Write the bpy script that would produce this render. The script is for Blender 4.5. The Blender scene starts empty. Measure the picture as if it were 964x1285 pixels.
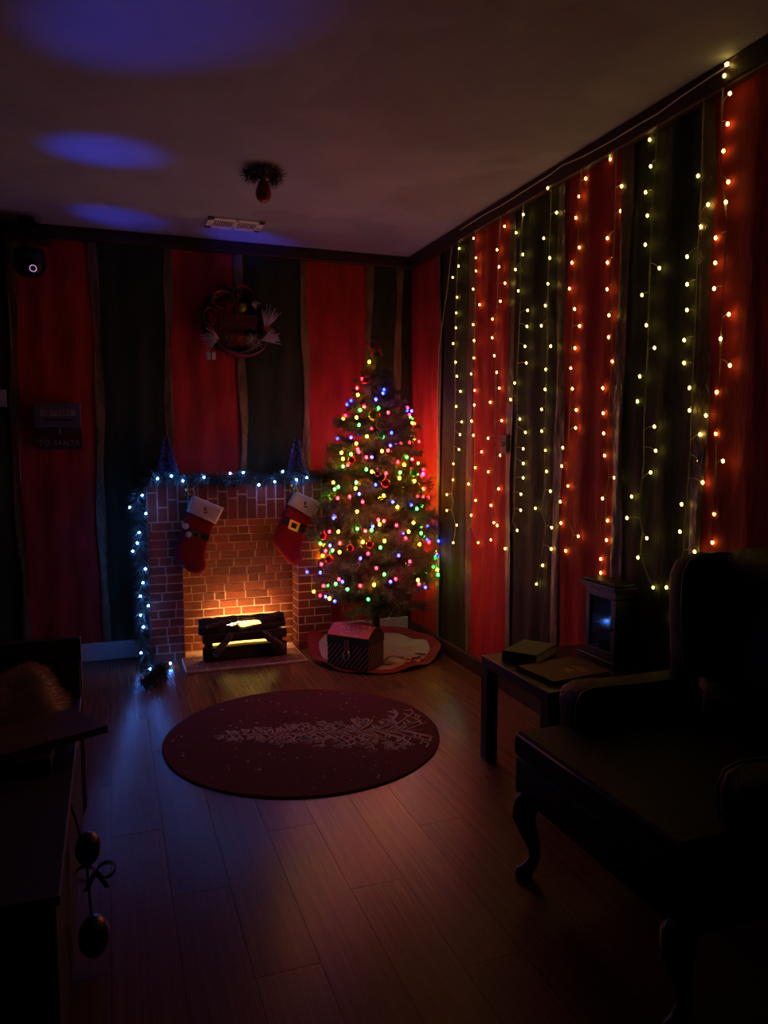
import bpy, bmesh, math, random
from mathutils import Vector, Matrix, Euler
random.seed(11)
SC = bpy.context.scene
COL = SC.collection
PI = math.pi

# ---------------------------------------------------------------- camera, world, exposure
cam_data = bpy.data.cameras.new('camera')
cam = bpy.data.objects.new('camera', cam_data)
COL.objects.link(cam)
cam.location = (0, 0, 1.5)
cam.rotation_euler = (math.radians(90 - 5.29), 0, math.radians(-20.1))
cam_data.sensor_fit = 'HORIZONTAL'
cam_data.sensor_width = 36
cam_data.lens = 36 * 940 / 964
cam_data.clip_start = 0.02
SC.camera = cam

world = bpy.data.worlds.new('night')
SC.world = world
world.use_nodes = True
world.node_tree.nodes['Background'].inputs[0].default_value = (0.02, 0.02, 0.03, 1)
world.node_tree.nodes['Background'].inputs[1].default_value = 0.02

SC.view_settings.view_transform = 'Standard'
SC.view_settings.look = 'None'
SC.view_settings.gamma = 1
SC.view_settings.use_curve_mapping = False
SC.view_settings.exposure = 0.0

# strengths of the lamps the room has, and last the added spotlight
E_CURTAIN = 12.5
E_TREE = 82.0
E_GARLAND = 190.0
E_FIRE = 75.0
P_ADDED = 150.0

# room: right wall x = XR, back wall y = YB, ceiling z = ZC
XR, YB, ZC = 2.22, 5.45, 2.90
XL, YF = -1.75, -1.6

# ---------------------------------------------------------------- materials
MATS = {}
def mat(name, col, rough=0.6, metal=0.0, var=0.0, vscale=8.0, bump=0.0, bscale=60.0, stretch=(1, 1, 1),
        spec=0.5, sheen=0.0, coat=0.0, rand=0.0):
    m = bpy.data.materials.new(name); m.use_nodes = True
    nt = m.node_tree; N = nt.nodes; L = nt.links
    b = N['Principled BSDF']
    b.inputs['Base Color'].default_value = (*col, 1)
    b.inputs['Roughness'].default_value = rough
    b.inputs['Metallic'].default_value = metal
    b.inputs['Specular IOR Level'].default_value = spec
    b.inputs['Sheen Weight'].default_value = sheen
    b.inputs['Coat Weight'].default_value = coat
    tc = N.new('ShaderNodeTexCoord'); mp = N.new('ShaderNodeMapping')
    mp.inputs['Scale'].default_value = stretch
    L.new(tc.outputs['Object'], mp.inputs['Vector'])
    src = None
    if var > 0:
        n = N.new('ShaderNodeTexNoise'); n.inputs['Scale'].default_value = vscale; n.inputs['Detail'].default_value = 5
        L.new(mp.outputs[0], n.inputs['Vector'])
        r = N.new('ShaderNodeValToRGB')
        r.color_ramp.elements[0].position = 0.3; r.color_ramp.elements[1].position = 0.7
        r.color_ramp.elements[0].color = (*[max(0, c * (1 - var)) for c in col], 1)
        r.color_ramp.elements[1].color = (*[min(1, c * (1 + var)) for c in col], 1)
        L.new(n.outputs['Fac'], r.inputs['Fac'])
        src = r.outputs['Color']
    if rand > 0:
        oi = N.new('ShaderNodeObjectInfo'); hs = N.new('ShaderNodeHueSaturation')
        mr = N.new('ShaderNodeMapRange'); mr.inputs['To Min'].default_value = 1 - rand; mr.inputs['To Max'].default_value = 1 + rand
        L.new(oi.outputs['Random'], mr.inputs['Value']); L.new(mr.outputs[0], hs.inputs['Value'])
        if src is None: hs.inputs['Color'].default_value = (*col, 1)
        else: L.new(src, hs.inputs['Color'])
        src = hs.outputs['Color']
    if src is not None: L.new(src, b.inputs['Base Color'])
    if bump > 0:
        n2 = N.new('ShaderNodeTexNoise'); n2.inputs['Scale'].default_value = bscale; n2.inputs['Detail'].default_value = 4
        L.new(mp.outputs[0], n2.inputs['Vector'])
        bp = N.new('ShaderNodeBump'); bp.inputs['Strength'].default_value = bump; bp.inputs['Distance'].default_value = 0.02
        L.new(n2.outputs['Fac'], bp.inputs['Height']); L.new(bp.outputs['Normal'], b.inputs['Normal'])
    MATS[name] = m
    return m

def glow(name, col, strength, base=(0.8, 0.8, 0.8)):
    m = bpy.data.materials.new(name); m.use_nodes = True
    b = m.node_tree.nodes['Principled BSDF']
    b.inputs['Base Color'].default_value = (*base, 1)
    b.inputs['Emission Color'].default_value = (*col, 1)
    b.inputs['Emission Strength'].default_value = strength
    b.inputs['Roughness'].default_value = 0.3
    MATS[name] = m
    return m

def stripes(name, c1, c2, scale, direction, rough=0.5):
    m = mat(name, c1, rough)
    nt = m.node_tree; N = nt.nodes; L = nt.links
    tc = [n for n in N if n.type == 'TEX_COORD'][0]
    w = N.new('ShaderNodeVectorMath'); w.operation = 'DOT_PRODUCT'; w.inputs[1].default_value = [d * scale for d in direction]
    L.new(tc.outputs['Object'], w.inputs[0])
    fr = N.new('ShaderNodeMath'); fr.operation = 'FRACT'; L.new(w.outputs['Value'], fr.inputs[0])
    r = N.new('ShaderNodeValToRGB'); r.color_ramp.interpolation = 'CONSTANT'
    r.color_ramp.elements[0].color = (*c1, 1); r.color_ramp.elements[1].color = (*c2, 1)
    r.color_ramp.elements[1].position = 0.36
    L.new(fr.outputs[0], r.inputs['Fac']); L.new(r.outputs['Color'], N['Principled BSDF'].inputs['Base Color'])
    return m

mat('red_cloth', (0.40, 0.028, 0.020), 0.8, var=0.28, vscale=5, bump=0.5, bscale=7, stretch=(2.2, 2.2, 0.6), sheen=0.0, spec=0.25)
mat('green_cloth', (0.026, 0.036, 0.016), 0.75, var=0.3, vscale=5, bump=0.5, bscale=7, stretch=(2.2, 2.2, 0.6), spec=0.25)
mat('gold_cloth', (0.16, 0.11, 0.05), 0.45, var=0.4, vscale=9, bump=0.8, bscale=22, stretch=(1, 1, 0.6))
mat('dark_wall', (0.03, 0.008, 0.007), 0.8)
mat('crown', (0.035, 0.008, 0.008), 0.5, var=0.2)
mat('white_trim', (0.55, 0.55, 0.55), 0.45, var=0.05)
mat('plank', (0.15, 0.068, 0.032), 0.27, var=0.35, vscale=3.0, stretch=(14, 0.9, 1), bump=0.12, bscale=10, rand=0.18, spec=0.5)
mat('subfloor', (0.01, 0.006, 0.004), 0.8)
mat('black_wood', (0.010, 0.009, 0.009), 0.38, var=0.2)
mat('table_black', (0.02, 0.017, 0.014), 0.32, var=0.2)
mat('leather', (0.009, 0.0032, 0.0028), 0.55, spec=0.25, var=0.3, vscale=20, bump=0.25, bscale=120)
mat('piping', (0.05, 0.022, 0.015), 0.5)
mat('leg_wood', (0.006, 0.004, 0.004), 0.25)
mat('brick', (0.19, 0.046, 0.024), 0.75, var=0.35, vscale=6, bump=0.4, bscale=12, rand=0.3, spec=0.3)
mat('mortar', (0.66, 0.48, 0.38), 0.85, var=0.2, vscale=30)
mat('hearth_brick', (0.17, 0.07, 0.05), 0.6, var=0.35, vscale=6, rand=0.25)
mat('log_dark', (0.028, 0.018, 0.012), 0.75, var=0.5, vscale=12, stretch=(0.3, 3, 3), bump=0.6, bscale=40)
mat('log_bark', (0.075, 0.05, 0.035), 0.8, var=0.5, vscale=14, bump=0.6, bscale=50)
mat('log_end', (0.32, 0.24, 0.17), 0.7, var=0.3, vscale=40)
mat('ember', (0.45, 0.22, 0.04), 0.4, var=0.6, vscale=60)
mat('felt_red', (0.20, 0.008, 0.014), 0.9, var=0.15, bump=0.2, bscale=200, spec=0.2)
mat('felt_white', (0.50, 0.46, 0.42), 0.9, var=0.1, bump=0.3, bscale=200, spec=0.2)
mat('felt_black', (0.008, 0.008, 0.009), 0.8)
mat('buckle', (0.45, 0.30, 0.06), 0.3, metal=0.6)
mat('buckle_dull', (0.10, 0.075, 0.04), 0.6)
mat('print_brown', (0.13, 0.05, 0.03), 0.9)
mat('needle', (0.085, 0.10, 0.040), 0.6, rand=0.25, spec=0.4)
mat('needle_dark', (0.022, 0.036, 0.022), 0.6, spec=0.4)
mat('trunk', (0.03, 0.02, 0.012), 0.8, var=0.3)
mat('tinsel', (0.34, 0.29, 0.60), 0.3, metal=0.6)
mat('tinsel_black', (0.02, 0.03, 0.02), 0.3, metal=0.5)
mat('gold_ball', (0.55, 0.36, 0.12), 0.2, metal=0.9)
mat('olive_ball', (0.35, 0.33, 0.05), 0.25, metal=0.6)
mat('green_star', (0.02, 0.30, 0.10), 0.3, metal=0.4)
mat('red_ball', (0.40, 0.012, 0.02), 0.15, metal=0.6)
mat('silver', (0.5, 0.5, 0.52), 0.3, metal=0.9)
mat('red_satin', (0.22, 0.010, 0.014), 0.35, var=0.2)
mat('ribbon_edge', (0.30, 0.10, 0.06), 0.35, metal=0.4)
mat('rug', (0.090, 0.010, 0.020), 0.85, var=0.15, vscale=120, bump=0.3, bscale=300, spec=0.25)
mat('rug_print', (0.46, 0.37, 0.40), 0.85)
mat('skirt_white', (0.52, 0.46, 0.42), 0.85, var=0.08, bump=0.3, bscale=60)
mat('skirt_red', (0.24, 0.012, 0.018), 0.7, var=0.15, bump=0.3, bscale=40)
mat('patch_tan', (0.24, 0.13, 0.06), 0.85, var=0.25, vscale=30)
stripes('box_stripe', (0.50, 0.27, 0.27), (0.015, 0.008, 0.012), 30, (-1.40, 0.09, 0.85))
mat('box_green', (0.07, 0.09, 0.035), 0.6)
mat('box_pink', (0.28, 0.04, 0.06), 0.6)
mat('box_dot', (0.45, 0.30, 0.27), 0.6)
mat('latch', (0.45, 0.40, 0.40), 0.3, metal=0.8)
mat('wire_clear', (0.62, 0.56, 0.42), 0.35)
mat('wire_green', (0.01, 0.03, 0.015), 0.5)
mat('wire_white', (0.6, 0.6, 0.58), 0.5)
mat('bulb_red_off', (0.25, 0.012, 0.008), 0.25, spec=0.6)
mat('plate_white', (0.6, 0.6, 0.58), 0.4)
mat('vent_white', (0.85, 0.85, 0.85), 0.45)
mat('vent_hole', (0.01, 0.01, 0.01), 0.9)
mat('book_green', (0.06, 0.11, 0.05), 0.5, var=0.15)
mat('book_brown', (0.085, 0.035, 0.018), 0.5, var=0.2)
mat('paper', (0.75, 0.66, 0.45), 0.8)
mat('gilt', (0.40, 0.28, 0.10), 0.4, metal=0.4)
mat('lantern', (0.008, 0.008, 0.009), 0.35)
mat('lantern_glass', (0.006, 0.006, 0.010), 0.06, spec=0.8)
mat('bench_wood', (0.035, 0.012, 0.008), 0.5, var=0.35, vscale=6, stretch=(1, 6, 6))
mat('bench_black', (0.006, 0.005, 0.006), 0.6)
mat('board_wood', (0.13, 0.06, 0.042), 0.5, var=0.35, vscale=6, stretch=(1, 5, 5))
mat('fur', (0.66, 0.52, 0.38), 0.9, var=0.3, vscale=15)
mat('camera_black', (0.010, 0.010, 0.011), 0.3)
mat('sign_blue', (0.10, 0.10, 0.14), 0.6, var=0.2)
mat('sign_red', (0.055, 0.008, 0.010), 0.6, var=0.2)
mat('sign_plate', (0.28, 0.24, 0.26), 0.6)
mat('sign_dark', (0.02, 0.02, 0.025), 0.6)
mat('sign_text', (0.32, 0.24, 0.26), 0.6)
mat('sprig_white', (0.55, 0.50, 0.58), 0.6)
mat('sprig_orange', (0.40, 0.09, 0.02), 0.5)
mat('wreath_board', (0.045, 0.008, 0.008), 0.6, var=0.3)
mat('wreath_text', (0.16, 0.020, 0.018), 0.5)
glow('curtain_lamp', (1.0, 0.66, 0.11), E_CURTAIN)
glow('lamp_w', (1.0, 0.45, 0.0075), E_TREE * 0.8)
glow('lamp_r', (1.0, 0.0022, 0.0055), E_TREE * 1.2)
glow('lamp_g', (0.009, 1.0, 0.036), E_TREE * 0.32)
glow('lamp_b', (0.004, 0.014, 1.0), E_TREE * 0.5)
glow('garland_lamp', (0.07, 0.24, 1.0), E_GARLAND)
glow('fire_tube', (1.0, 0.55, 0.16), E_FIRE)
glow('flame', (1.0, 0.62, 0.12), 4.0)
glow('flame_low', (0.9, 0.42, 0.04), 0.35)
glow('ring_led', (0.9, 0.5, 1.0), 0.6)

# plaster of the ceiling: patched areas are a slightly different tint
m = mat('plaster', (0.31, 0.33, 0.40), 0.75, var=0.10, vscale=3, bump=0.25, bscale=14)
nt = m.node_tree; N = nt.nodes; L = nt.links
bs = N['Principled BSDF']; old = bs.inputs['Base Color'].links[0].from_socket
vn = N.new('ShaderNodeTexVoronoi'); vn.inputs['Scale'].default_value = 0.55
tcn = [n for n in N if n.type == 'TEX_COORD'][0]
dn = N.new('ShaderNodeTexNoise'); dn.inputs['Scale'].default_value = 2.2
L.new(tcn.outputs['Object'], dn.inputs['Vector'])
ad = N.new('ShaderNodeVectorMath'); ad.operation = 'ADD'
L.new(tcn.outputs['Object'], ad.inputs[0]); L.new(dn.outputs['Color'], ad.inputs[1]); L.new(ad.outputs[0], vn.inputs['Vector'])
rr = N.new('ShaderNodeValToRGB'); rr.color_ramp.elements[0].position = 0.32; rr.color_ramp.elements[1].position = 0.36
rr.color_ramp.elements[0].color = (0.86, 0.86, 0.86, 1); rr.color_ramp.elements[1].color = (1, 1, 1, 1)
L.new(vn.outputs['Distance'], rr.inputs['Fac'])
mx = N.new('ShaderNodeMix'); mx.data_type = 'RGBA'; mx.blend_type = 'MULTIPLY'; mx.inputs['Factor'].default_value = 1
L.new(old, mx.inputs['A']); L.new(rr.outputs['Color'], mx.inputs['B']); L.new(mx.outputs['Result'], bs.inputs['Base Color'])

# ---------------------------------------------------------------- helpers
def tag(o, label=None, cat=None, group=None, kind=None):
    if label: o['label'] = label
    if cat: o['category'] = cat
    if group: o['group'] = group
    if kind: o['kind'] = kind
    return o

def empty(name, loc, label=None, cat=None, group=None):
    o = bpy.data.objects.new(name, None); COL.objects.link(o)
    o.location = loc; o.empty_display_size = 0.05
    return tag(o, label, cat, group)

def link(name, me, m, parent=None, loc=None, rot=None, scl=None):
    """one mesh object; geometry given in world coordinates stays put when parented to an unrotated Empty"""
    o = bpy.data.objects.new(name, me); COL.objects.link(o)
    if m is not None and len(me.materials) == 0: me.materials.append(MATS[m])
    if parent is not None:
        o.parent = parent
    if loc is not None: o.location = loc
    if rot is not None: o.rotation_euler = rot
    if scl is not None: o.scale = scl
    return o

def wpos(o):
    p = Vector((0, 0, 0))
    while o is not None:
        p = p + Vector(o.location); o = o.parent
    return p

class MB:
    """collects shapes in world coordinates; build() makes ONE mesh object"""
    def __init__(s): s.bm = bmesh.new()
    def box(s, lo, hi, bev=0.0, seg=2):
        t = bmesh.new(); bmesh.ops.create_cube(t, size=1)
        lo = Vector(lo); hi = Vector(hi)
        for v in t.verts:
            v.co = Vector([lo[i] + (v.co[i] + 0.5) * (hi[i] - lo[i]) for i in range(3)])
        if bev > 0:
            bmesh.ops.bevel(t, geom=list(t.edges), offset=bev, segments=seg, profile=0.5, affect='EDGES')
        return s.merge(t)
    def merge(s, t, M=None):
        if M is not None: bmesh.ops.transform(t, matrix=M, verts=t.verts)
        me = bpy.data.meshes.new('t'); t.to_mesh(me); t.free()
        s.bm.from_mesh(me); bpy.data.meshes.remove(me)
        return s
    def tube(s, pts, r, n=6, caps=True):
        pts = [Vector(p) for p in pts]
        rs = r if isinstance(r, (list, tuple)) else [r] * len(pts)
        rings = []; prev = None
        for i, p in enumerate(pts):
            d = (pts[min(i + 1, len(pts) - 1)] - pts[max(i - 1, 0)])
            if d.length < 1e-9: d = Vector((0, 0, 1))
            d.normalize()
            if prev is None:
                a = Vector((0, 0, 1)) if abs(d.z) < 0.9 else Vector((1, 0, 0))
                u = d.cross(a).normalized()
            else:
                u = (prev - d * prev.dot(d))
                u = u.normalized() if u.length > 1e-6 else d.orthogonal().normalized()
            prev = u; w = d.cross(u)
            rings.append([s.bm.verts.new(p + (u * math.cos(2 * PI * k / n) + w * math.sin(2 * PI * k / n)) * rs[i]) for k in range(n)])
        for a, b in zip(rings, rings[1:]):
            for k in range(n):
                s.bm.faces.new((a[k], a[(k + 1) % n], b[(k + 1) % n], b[k]))
        if caps and n > 2:
            s.bm.faces.new(rings[0][::-1]); s.bm.faces.new(rings[-1])
        return s
    def lathe(s, prof, c=(0, 0, 0), n=16, axis='Z'):
        c = Vector(c); rings = []
        for r, h in prof:
            ring = []
            for k in range(n):
                a = 2 * PI * k / n; x, y = r * math.cos(a), r * math.sin(a)
                p = {'Z': (x, y, h), 'Y': (x, h, y), 'X': (h, x, y)}[axis]
                ring.append(s.bm.verts.new(c + Vector(p)))
            rings.append(ring)
        for a, b in zip(rings, rings[1:]):
            for k in range(n): s.bm.faces.new((a[k], a[(k + 1) % n], b[(k + 1) % n], b[k]))
        s.bm.faces.new(rings[0][::-1]); s.bm.faces.new(rings[-1])
        return s
    def ball(s, c, r, sub=2, scl=(1, 1, 1)):
        t = bmesh.new(); bmesh.ops.create_icosphere(t, subdivisions=sub, radius=r)
        return s.merge(t, Matrix.Translation(c) @ Matrix.Diagonal((*scl, 1)))
    def poly(s, pts):
        s.bm.faces.new([s.bm.verts.new(p) for p in pts]); return s
    def pillow(s, outline, y_back, thick, puff=0.55, rings=3):
        """a soft flat thing outlined in x, z that bulges towards -y"""
        cx = sum(p[0] for p in outline) / len(outline); cz = sum(p[1] for p in outline) / len(outline)
        n = len(outline)
        prev = [s.bm.verts.new((x, y_back, z)) for x, z in outline]
        s.bm.faces.new(prev[::-1])
        for k in range(0, rings + 1):
            t = k / rings; f = 1 - 0.45 * t * t
            y = y_back - thick * (puff + (1 - puff) * math.sin(t * PI / 2))
            ring = [s.bm.verts.new((cx + (x - cx) * f, y, cz + (z - cz) * f)) for x, z in outline]
            for i in range(n): s.bm.faces.new((prev[i], prev[(i + 1) % n], ring[(i + 1) % n], ring[i]))
            prev = ring
        s.bm.faces.new(prev)
        return s
    def build(s, name, m, parent=None, smooth=False, kind=None):
        bmesh.ops.recalc_face_normals(s.bm, faces=s.bm.faces)
        if parent is not None:
            bmesh.ops.translate(s.bm, vec=-wpos(parent), verts=s.bm.verts)
        me = bpy.data.meshes.new(name); s.bm.to_mesh(me); s.bm.free()
        if smooth:
            for p in me.polygons: p.use_smooth = True
        o = link(name, me, m, parent)
        if kind: o['kind'] = kind
        return o

def needles(path, radius, n, length, width, sag=0.0, spread=1.0, lean=0.5, rng=random, tip=1.0):
    """thin tapering leaves scattered along a polyline: (verts, faces)"""
    V = []; Fc = []
    path = [Vector(p) for p in path]
    seg = [(path[i + 1] - path[i]).length for i in range(len(path) - 1)]; tot = sum(seg)
    for _ in range(n):
        t = rng.random() * tot; acc = 0.0; u = t / tot
        for i, sl in enumerate(seg):
            if t <= acc + sl or i == len(seg) - 1: break
            acc += sl
        f = min(1, (t - acc) / max(sl, 1e-9))
        p = path[i].lerp(path[i + 1], f); d = (path[i + 1] - path[i]).normalized()
        o = Vector((rng.gauss(0, 1), rng.gauss(0, 1), rng.gauss(0, 1)))
        o = (o - d * o.dot(d)).normalized()
        dr = (o * spread + d * lean * rng.uniform(0.3, 1.4)).normalized()
        ln = length * rng.uniform(0.6, 1.15) * (1 + (tip - 1) * u)
        a = p + o * radius * rng.random()
        side = dr.cross(Vector((rng.gauss(0, 1), rng.gauss(0, 1), rng.gauss(0, 1)))).normalized() * width * 0.5
        b = a + dr * ln + Vector((0, 0, -sag * ln))
        k = len(V)
        V += [a - side, a + side, b + side * 0.35, b - side * 0.35]
        Fc.append((k, k + 1, k + 2, k + 3))
    return V, Fc

def mesh_from(name, V, Fc, off=None):
    if off is not None: V = [Vector(v) - off for v in V]
    me = bpy.data.meshes.new(name); me.from_pydata([tuple(v) for v in V], [], Fc); me.update()
    return me

def text_mesh(s, size, extr=0.001, spacing=1.0):
    c = bpy.data.curves.new('lettering', 'FONT'); c.body = s; c.size = size; c.extrude = extr
    c.align_x = 'CENTER'; c.align_y = 'CENTER'; c.space_character = spacing; c.resolution_u = 3
    o = bpy.data.objects.new('lettering', c); COL.objects.link(o)
    dg = bpy.context.evaluated_depsgraph_get()
    me = bpy.data.meshes.new_from_object(o.evaluated_get(dg))
    bpy.data.objects.remove(o); bpy.data.curves.remove(c)
    return me

_bulbs = {}
def bulb(name, m, parent, p, r, stretch=1.0, sub=1):
    key = (m, sub)
    if key not in _bulbs:
        t = bmesh.new(); bmesh.ops.create_icosphere(t, subdivisions=sub, radius=1.0)
        me = bpy.data.meshes.new('lamp'); t.to_mesh(me); t.free()
        for q in me.polygons: q.use_smooth = True
        me.materials.append(MATS[m]); _bulbs[key] = me
    return link(name, _bulbs[key], None, parent, Vector(p) - wpos(parent), None, (r, r, r * stretch))

# curtain strands on the right-hand wall: (y, z) of the wire, then (y, z, distance from the wall) of every lamp
STRANDS = [
 ([(4.519,2.867),(4.549,2.617),(4.567,2.314),(4.574,2.055),(4.563,1.793),(4.575,1.476),(4.589,1.261),(4.606,1.152),(4.58,1.1),(4.604,1.044),(4.539,0.942),(4.574,0.829)],
  [(4.577,2.769,0.02),(4.541,2.647,0.04),(4.629,2.593,0.04),(4.606,2.461,0.02),(4.602,2.358,0.026),(4.574,2.256,0.04),(4.631,2.161,0.032),(4.547,2.029,0.052),(4.553,1.938,0.04),(4.546,1.839,0.016),(4.558,1.74,0.04),(4.522,1.637,0.016),(4.514,1.553,0.032),(4.54,1.454,0.026),(4.594,1.358,0.04),(4.643,1.248,0.02),(4.738,1.14,0.02),(4.667,1.036,0.052),(4.551,0.946,0.032),(4.586,0.823,0.04)]),
 ([(4.327,2.871),(4.291,2.756),(4.29,2.272),(4.296,2.076),(4.289,1.778),(4.271,1.477),(4.277,1.275),(4.294,1.07),(4.303,0.967),(4.246,0.911),(4.212,0.87)],
  [(4.33,2.771,0.04),(4.311,2.649,0.032),(4.309,2.568,0.032),(4.304,2.455,0.052),(4.277,2.357,0.02),(4.362,2.248,0.02),(4.283,2.136,0.052),(4.347,2.037,0.02),(4.343,1.935,0.04),(4.309,1.83,0.032),(4.269,1.736,0.052),(4.378,1.638,0.016),(4.279,1.546,0.052),(4.234,1.442,0.016),(4.312,1.34,0.02),(4.365,1.233,0.04),(4.309,1.13,0.016),(4.35,1.03,0.026),(4.432,0.919,0.016),(4.247,0.865,0.026)]),
 ([(3.972,2.865),(3.992,2.592),(4.004,2.32),(4.007,2.09),(4.009,1.81),(4.013,1.621),(3.999,1.478),(4.015,1.335),(4.001,1.191),(4.027,1.044),(4.033,0.907)],
  [(3.952,2.745,0.032),(4.023,2.629,0.04),(3.974,2.52,0.052),(3.937,2.421,0.032),(3.952,2.32,0.052),(4.083,2.239,0.032),(4.083,2.129,0.032),(4.017,2.014,0.052),(4.006,1.916,0.04),(3.986,1.822,0.032),(4.121,1.746,0.02),(3.964,1.63,0.026),(4.148,1.527,0.016),(3.991,1.424,0.016),(4.135,1.32,0.02),(3.978,1.224,0.032),(4.094,1.115,0.02),(4.042,1.013,0.026),(3.953,1.006,0.052),(4.066,0.905,0.032)]),
 ([(3.706,2.869),(3.734,2.682),(3.744,2.492),(3.737,2.275),(3.748,2.058),(3.76,1.882),(3.752,1.659),(3.757,1.525),(3.768,1.298),(3.772,1.16),(3.77,1.091),(3.813,0.995),(3.866,0.88)],
  [(3.708,2.742,0.052),(3.828,2.678,0.026),(3.739,2.538,0.032),(3.805,2.47,0.04),(3.782,2.349,0.032),(3.665,2.222,0.04),(3.693,2.14,0.026),(3.687,2.03,0.04),(3.67,1.938,0.04),(3.807,1.839,0.032),(3.837,1.747,0.04),(3.764,1.634,0.02),(3.69,1.557,0.026),(3.667,1.466,0.052),(3.725,1.382,0.016),(3.706,1.302,0.026),(3.703,1.21,0.04),(3.683,1.121,0.052),(3.717,1.002,0.052),(3.911,0.871,0.02)]),
 ([(3.447,2.873),(3.446,2.667),(3.454,2.469),(3.457,2.145),(3.451,1.98),(3.456,1.691),(3.456,1.481),(3.45,1.312),(3.448,1.248),(3.475,1.139),(3.433,1.058),(3.453,0.969),(3.46,0.925),(3.517,0.728)],
  [(3.467,2.807,0.052),(3.42,2.674,0.026),(3.515,2.569,0.04),(3.453,2.454,0.04),(3.466,2.326,0.04),(3.525,2.226,0.016),(3.503,2.115,0.052),(3.408,1.998,0.052),(3.502,1.888,0.02),(3.455,1.779,0.052),(3.504,1.677,0.04),(3.522,1.562,0.026),(3.482,1.459,0.026),(3.483,1.346,0.016),(3.441,1.242,0.016),(3.56,1.141,0.032),(3.365,1.056,0.052),(3.396,0.938,0.032),(3.502,0.833,0.016),(3.545,0.723,0.026)]),
 ([(3.177,2.863),(3.195,2.673),(3.199,2.449),(3.22,2.301),(3.231,2.072),(3.233,1.956),(3.231,1.72),(3.238,1.562),(3.239,1.402),(3.233,1.241),(3.235,1.119),(3.176,1.036),(3.242,0.946)],
  [(3.188,2.77,0.016),(3.217,2.693,0.032),(3.256,2.605,0.02),(3.228,2.456,0.016),(3.273,2.392,0.026),(3.28,2.267,0.032),(3.231,2.159,0.032),(3.21,2.074,0.016),(3.245,1.971,0.016),(3.241,1.87,0.04),(3.223,1.767,0.04),(3.221,1.663,0.016),(3.199,1.573,0.032),(3.278,1.474,0.052),(3.302,1.38,0.04),(3.263,1.28,0.026),(3.308,1.196,0.04),(3.32,1.084,0.026),(3.144,1.036,0.04),(3.28,0.943,0.02)]),
 ([(2.918,2.856),(2.914,2.521),(2.92,2.277),(2.913,1.991),(2.911,1.811),(2.919,1.739),(2.92,1.483),(2.907,1.336),(2.922,1.261),(2.918,1.036),(2.921,0.96),(2.942,0.885)],
  [(3,2.796,0.016),(2.899,2.644,0.026),(2.912,2.541,0.016),(3.005,2.445,0.016),(3,2.334,0.016),(2.964,2.204,0.04),(2.945,2.083,0.04),(2.975,1.989,0.016),(2.939,1.874,0.02),(2.988,1.755,0.032),(2.988,1.638,0.026),(2.961,1.543,0.04),(2.968,1.439,0.026),(2.899,1.338,0.02),(2.94,1.239,0.052),(2.947,1.133,0.016),(2.937,1.041,0.026),(2.977,0.945,0.026),(2.974,0.879,0.026)]),
 ([(2.652,2.854),(2.653,2.674),(2.663,2.484),(2.667,2.257),(2.666,2.025),(2.665,1.891),(2.672,1.723),(2.674,1.553),(2.667,1.416),(2.682,1.276),(2.682,1.171),(2.658,1.104),(2.669,1.014),(2.585,0.881)],
  [(2.726,2.782,0.02),(2.699,2.663,0.032),(2.726,2.565,0.032),(2.71,2.464,0.032),(2.708,2.342,0.04),(2.624,2.227,0.032),(2.704,2.13,0.052),(2.685,2.001,0.04),(2.614,1.897,0.052),(2.717,1.787,0.04),(2.758,1.682,0.016),(2.613,1.568,0.04),(2.6,1.466,0.04),(2.644,1.372,0.026),(2.757,1.26,0.032),(2.759,1.164,0.052),(2.623,1.089,0.052),(2.677,0.997,0.052),(2.611,0.874,0.02)]),
 ([(2.388,2.872),(2.391,2.702),(2.386,2.524),(2.39,2.377),(2.393,2.197),(2.392,2.014),(2.393,1.861),(2.394,1.643),(2.393,1.454),(2.397,1.359),(2.404,1.23),(2.412,1.132),(2.409,1.067),(2.438,0.925),(2.463,0.776)],
  [(2.427,2.537,0.026),(2.361,2.409,0.032),(2.403,2.338,0.026),(2.455,2.235,0.04),(2.465,2.131,0.026),(2.445,2.026,0.04),(2.47,1.912,0.026),(2.477,1.822,0.016),(2.424,1.718,0.032),(2.41,1.628,0.04),(2.363,1.532,0.026),(2.378,1.43,0.016),(2.333,1.344,0.032),(2.435,1.25,0.04),(2.439,1.138,0.04),(2.34,1.069,0.052),(2.529,0.889,0.02),(2.5,0.758,0.016)]),
 ([(2.297,2.875),(2.294,2.75),(2.295,2.552),(2.262,2.384),(2.249,2.28),(2.253,2.137),(2.255,1.963),(2.255,1.815),(2.255,1.667),(2.259,1.607),(2.254,1.365),(2.252,1.243),(2.257,1.119)],
  [(2.283,2.843,0.052),(2.253,2.768,0.052),(2.285,2.677,0.026),(2.294,2.583,0.032),(2.27,2.465,0.026),(2.251,2.384,0.052),(2.322,2.276,0.026),(2.304,2.178,0.04),(2.292,2.08,0.052),(2.241,1.978,0.026),(2.25,1.888,0.052),(2.219,1.787,0.032),(2.296,1.693,0.016),(2.321,1.605,0.04),(2.291,1.534,0.016),(2.213,1.431,0.052),(2.283,1.223,0.016),(2.276,1.113,0.026)]),
]
HEADER_WIRE = [(4.488,2.858),(4.18,2.863),(3.945,2.856),(3.68,2.859),(3.423,2.863),(3.33,2.872),(3.155,2.854),(2.977,2.848),(2.898,2.847),(2.758,2.848),(2.634,2.845),(2.497,2.857),(2.371,2.863),(2.281,2.866),(2.219,2.881)]
LEAD_WIRE = [(4.55,2.877),(4.646,2.855),(4.681,2.75),(4.728,2.551),(4.802,2.35),(4.865,2.141),(4.887,1.811),(4.874,1.021)]
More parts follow.
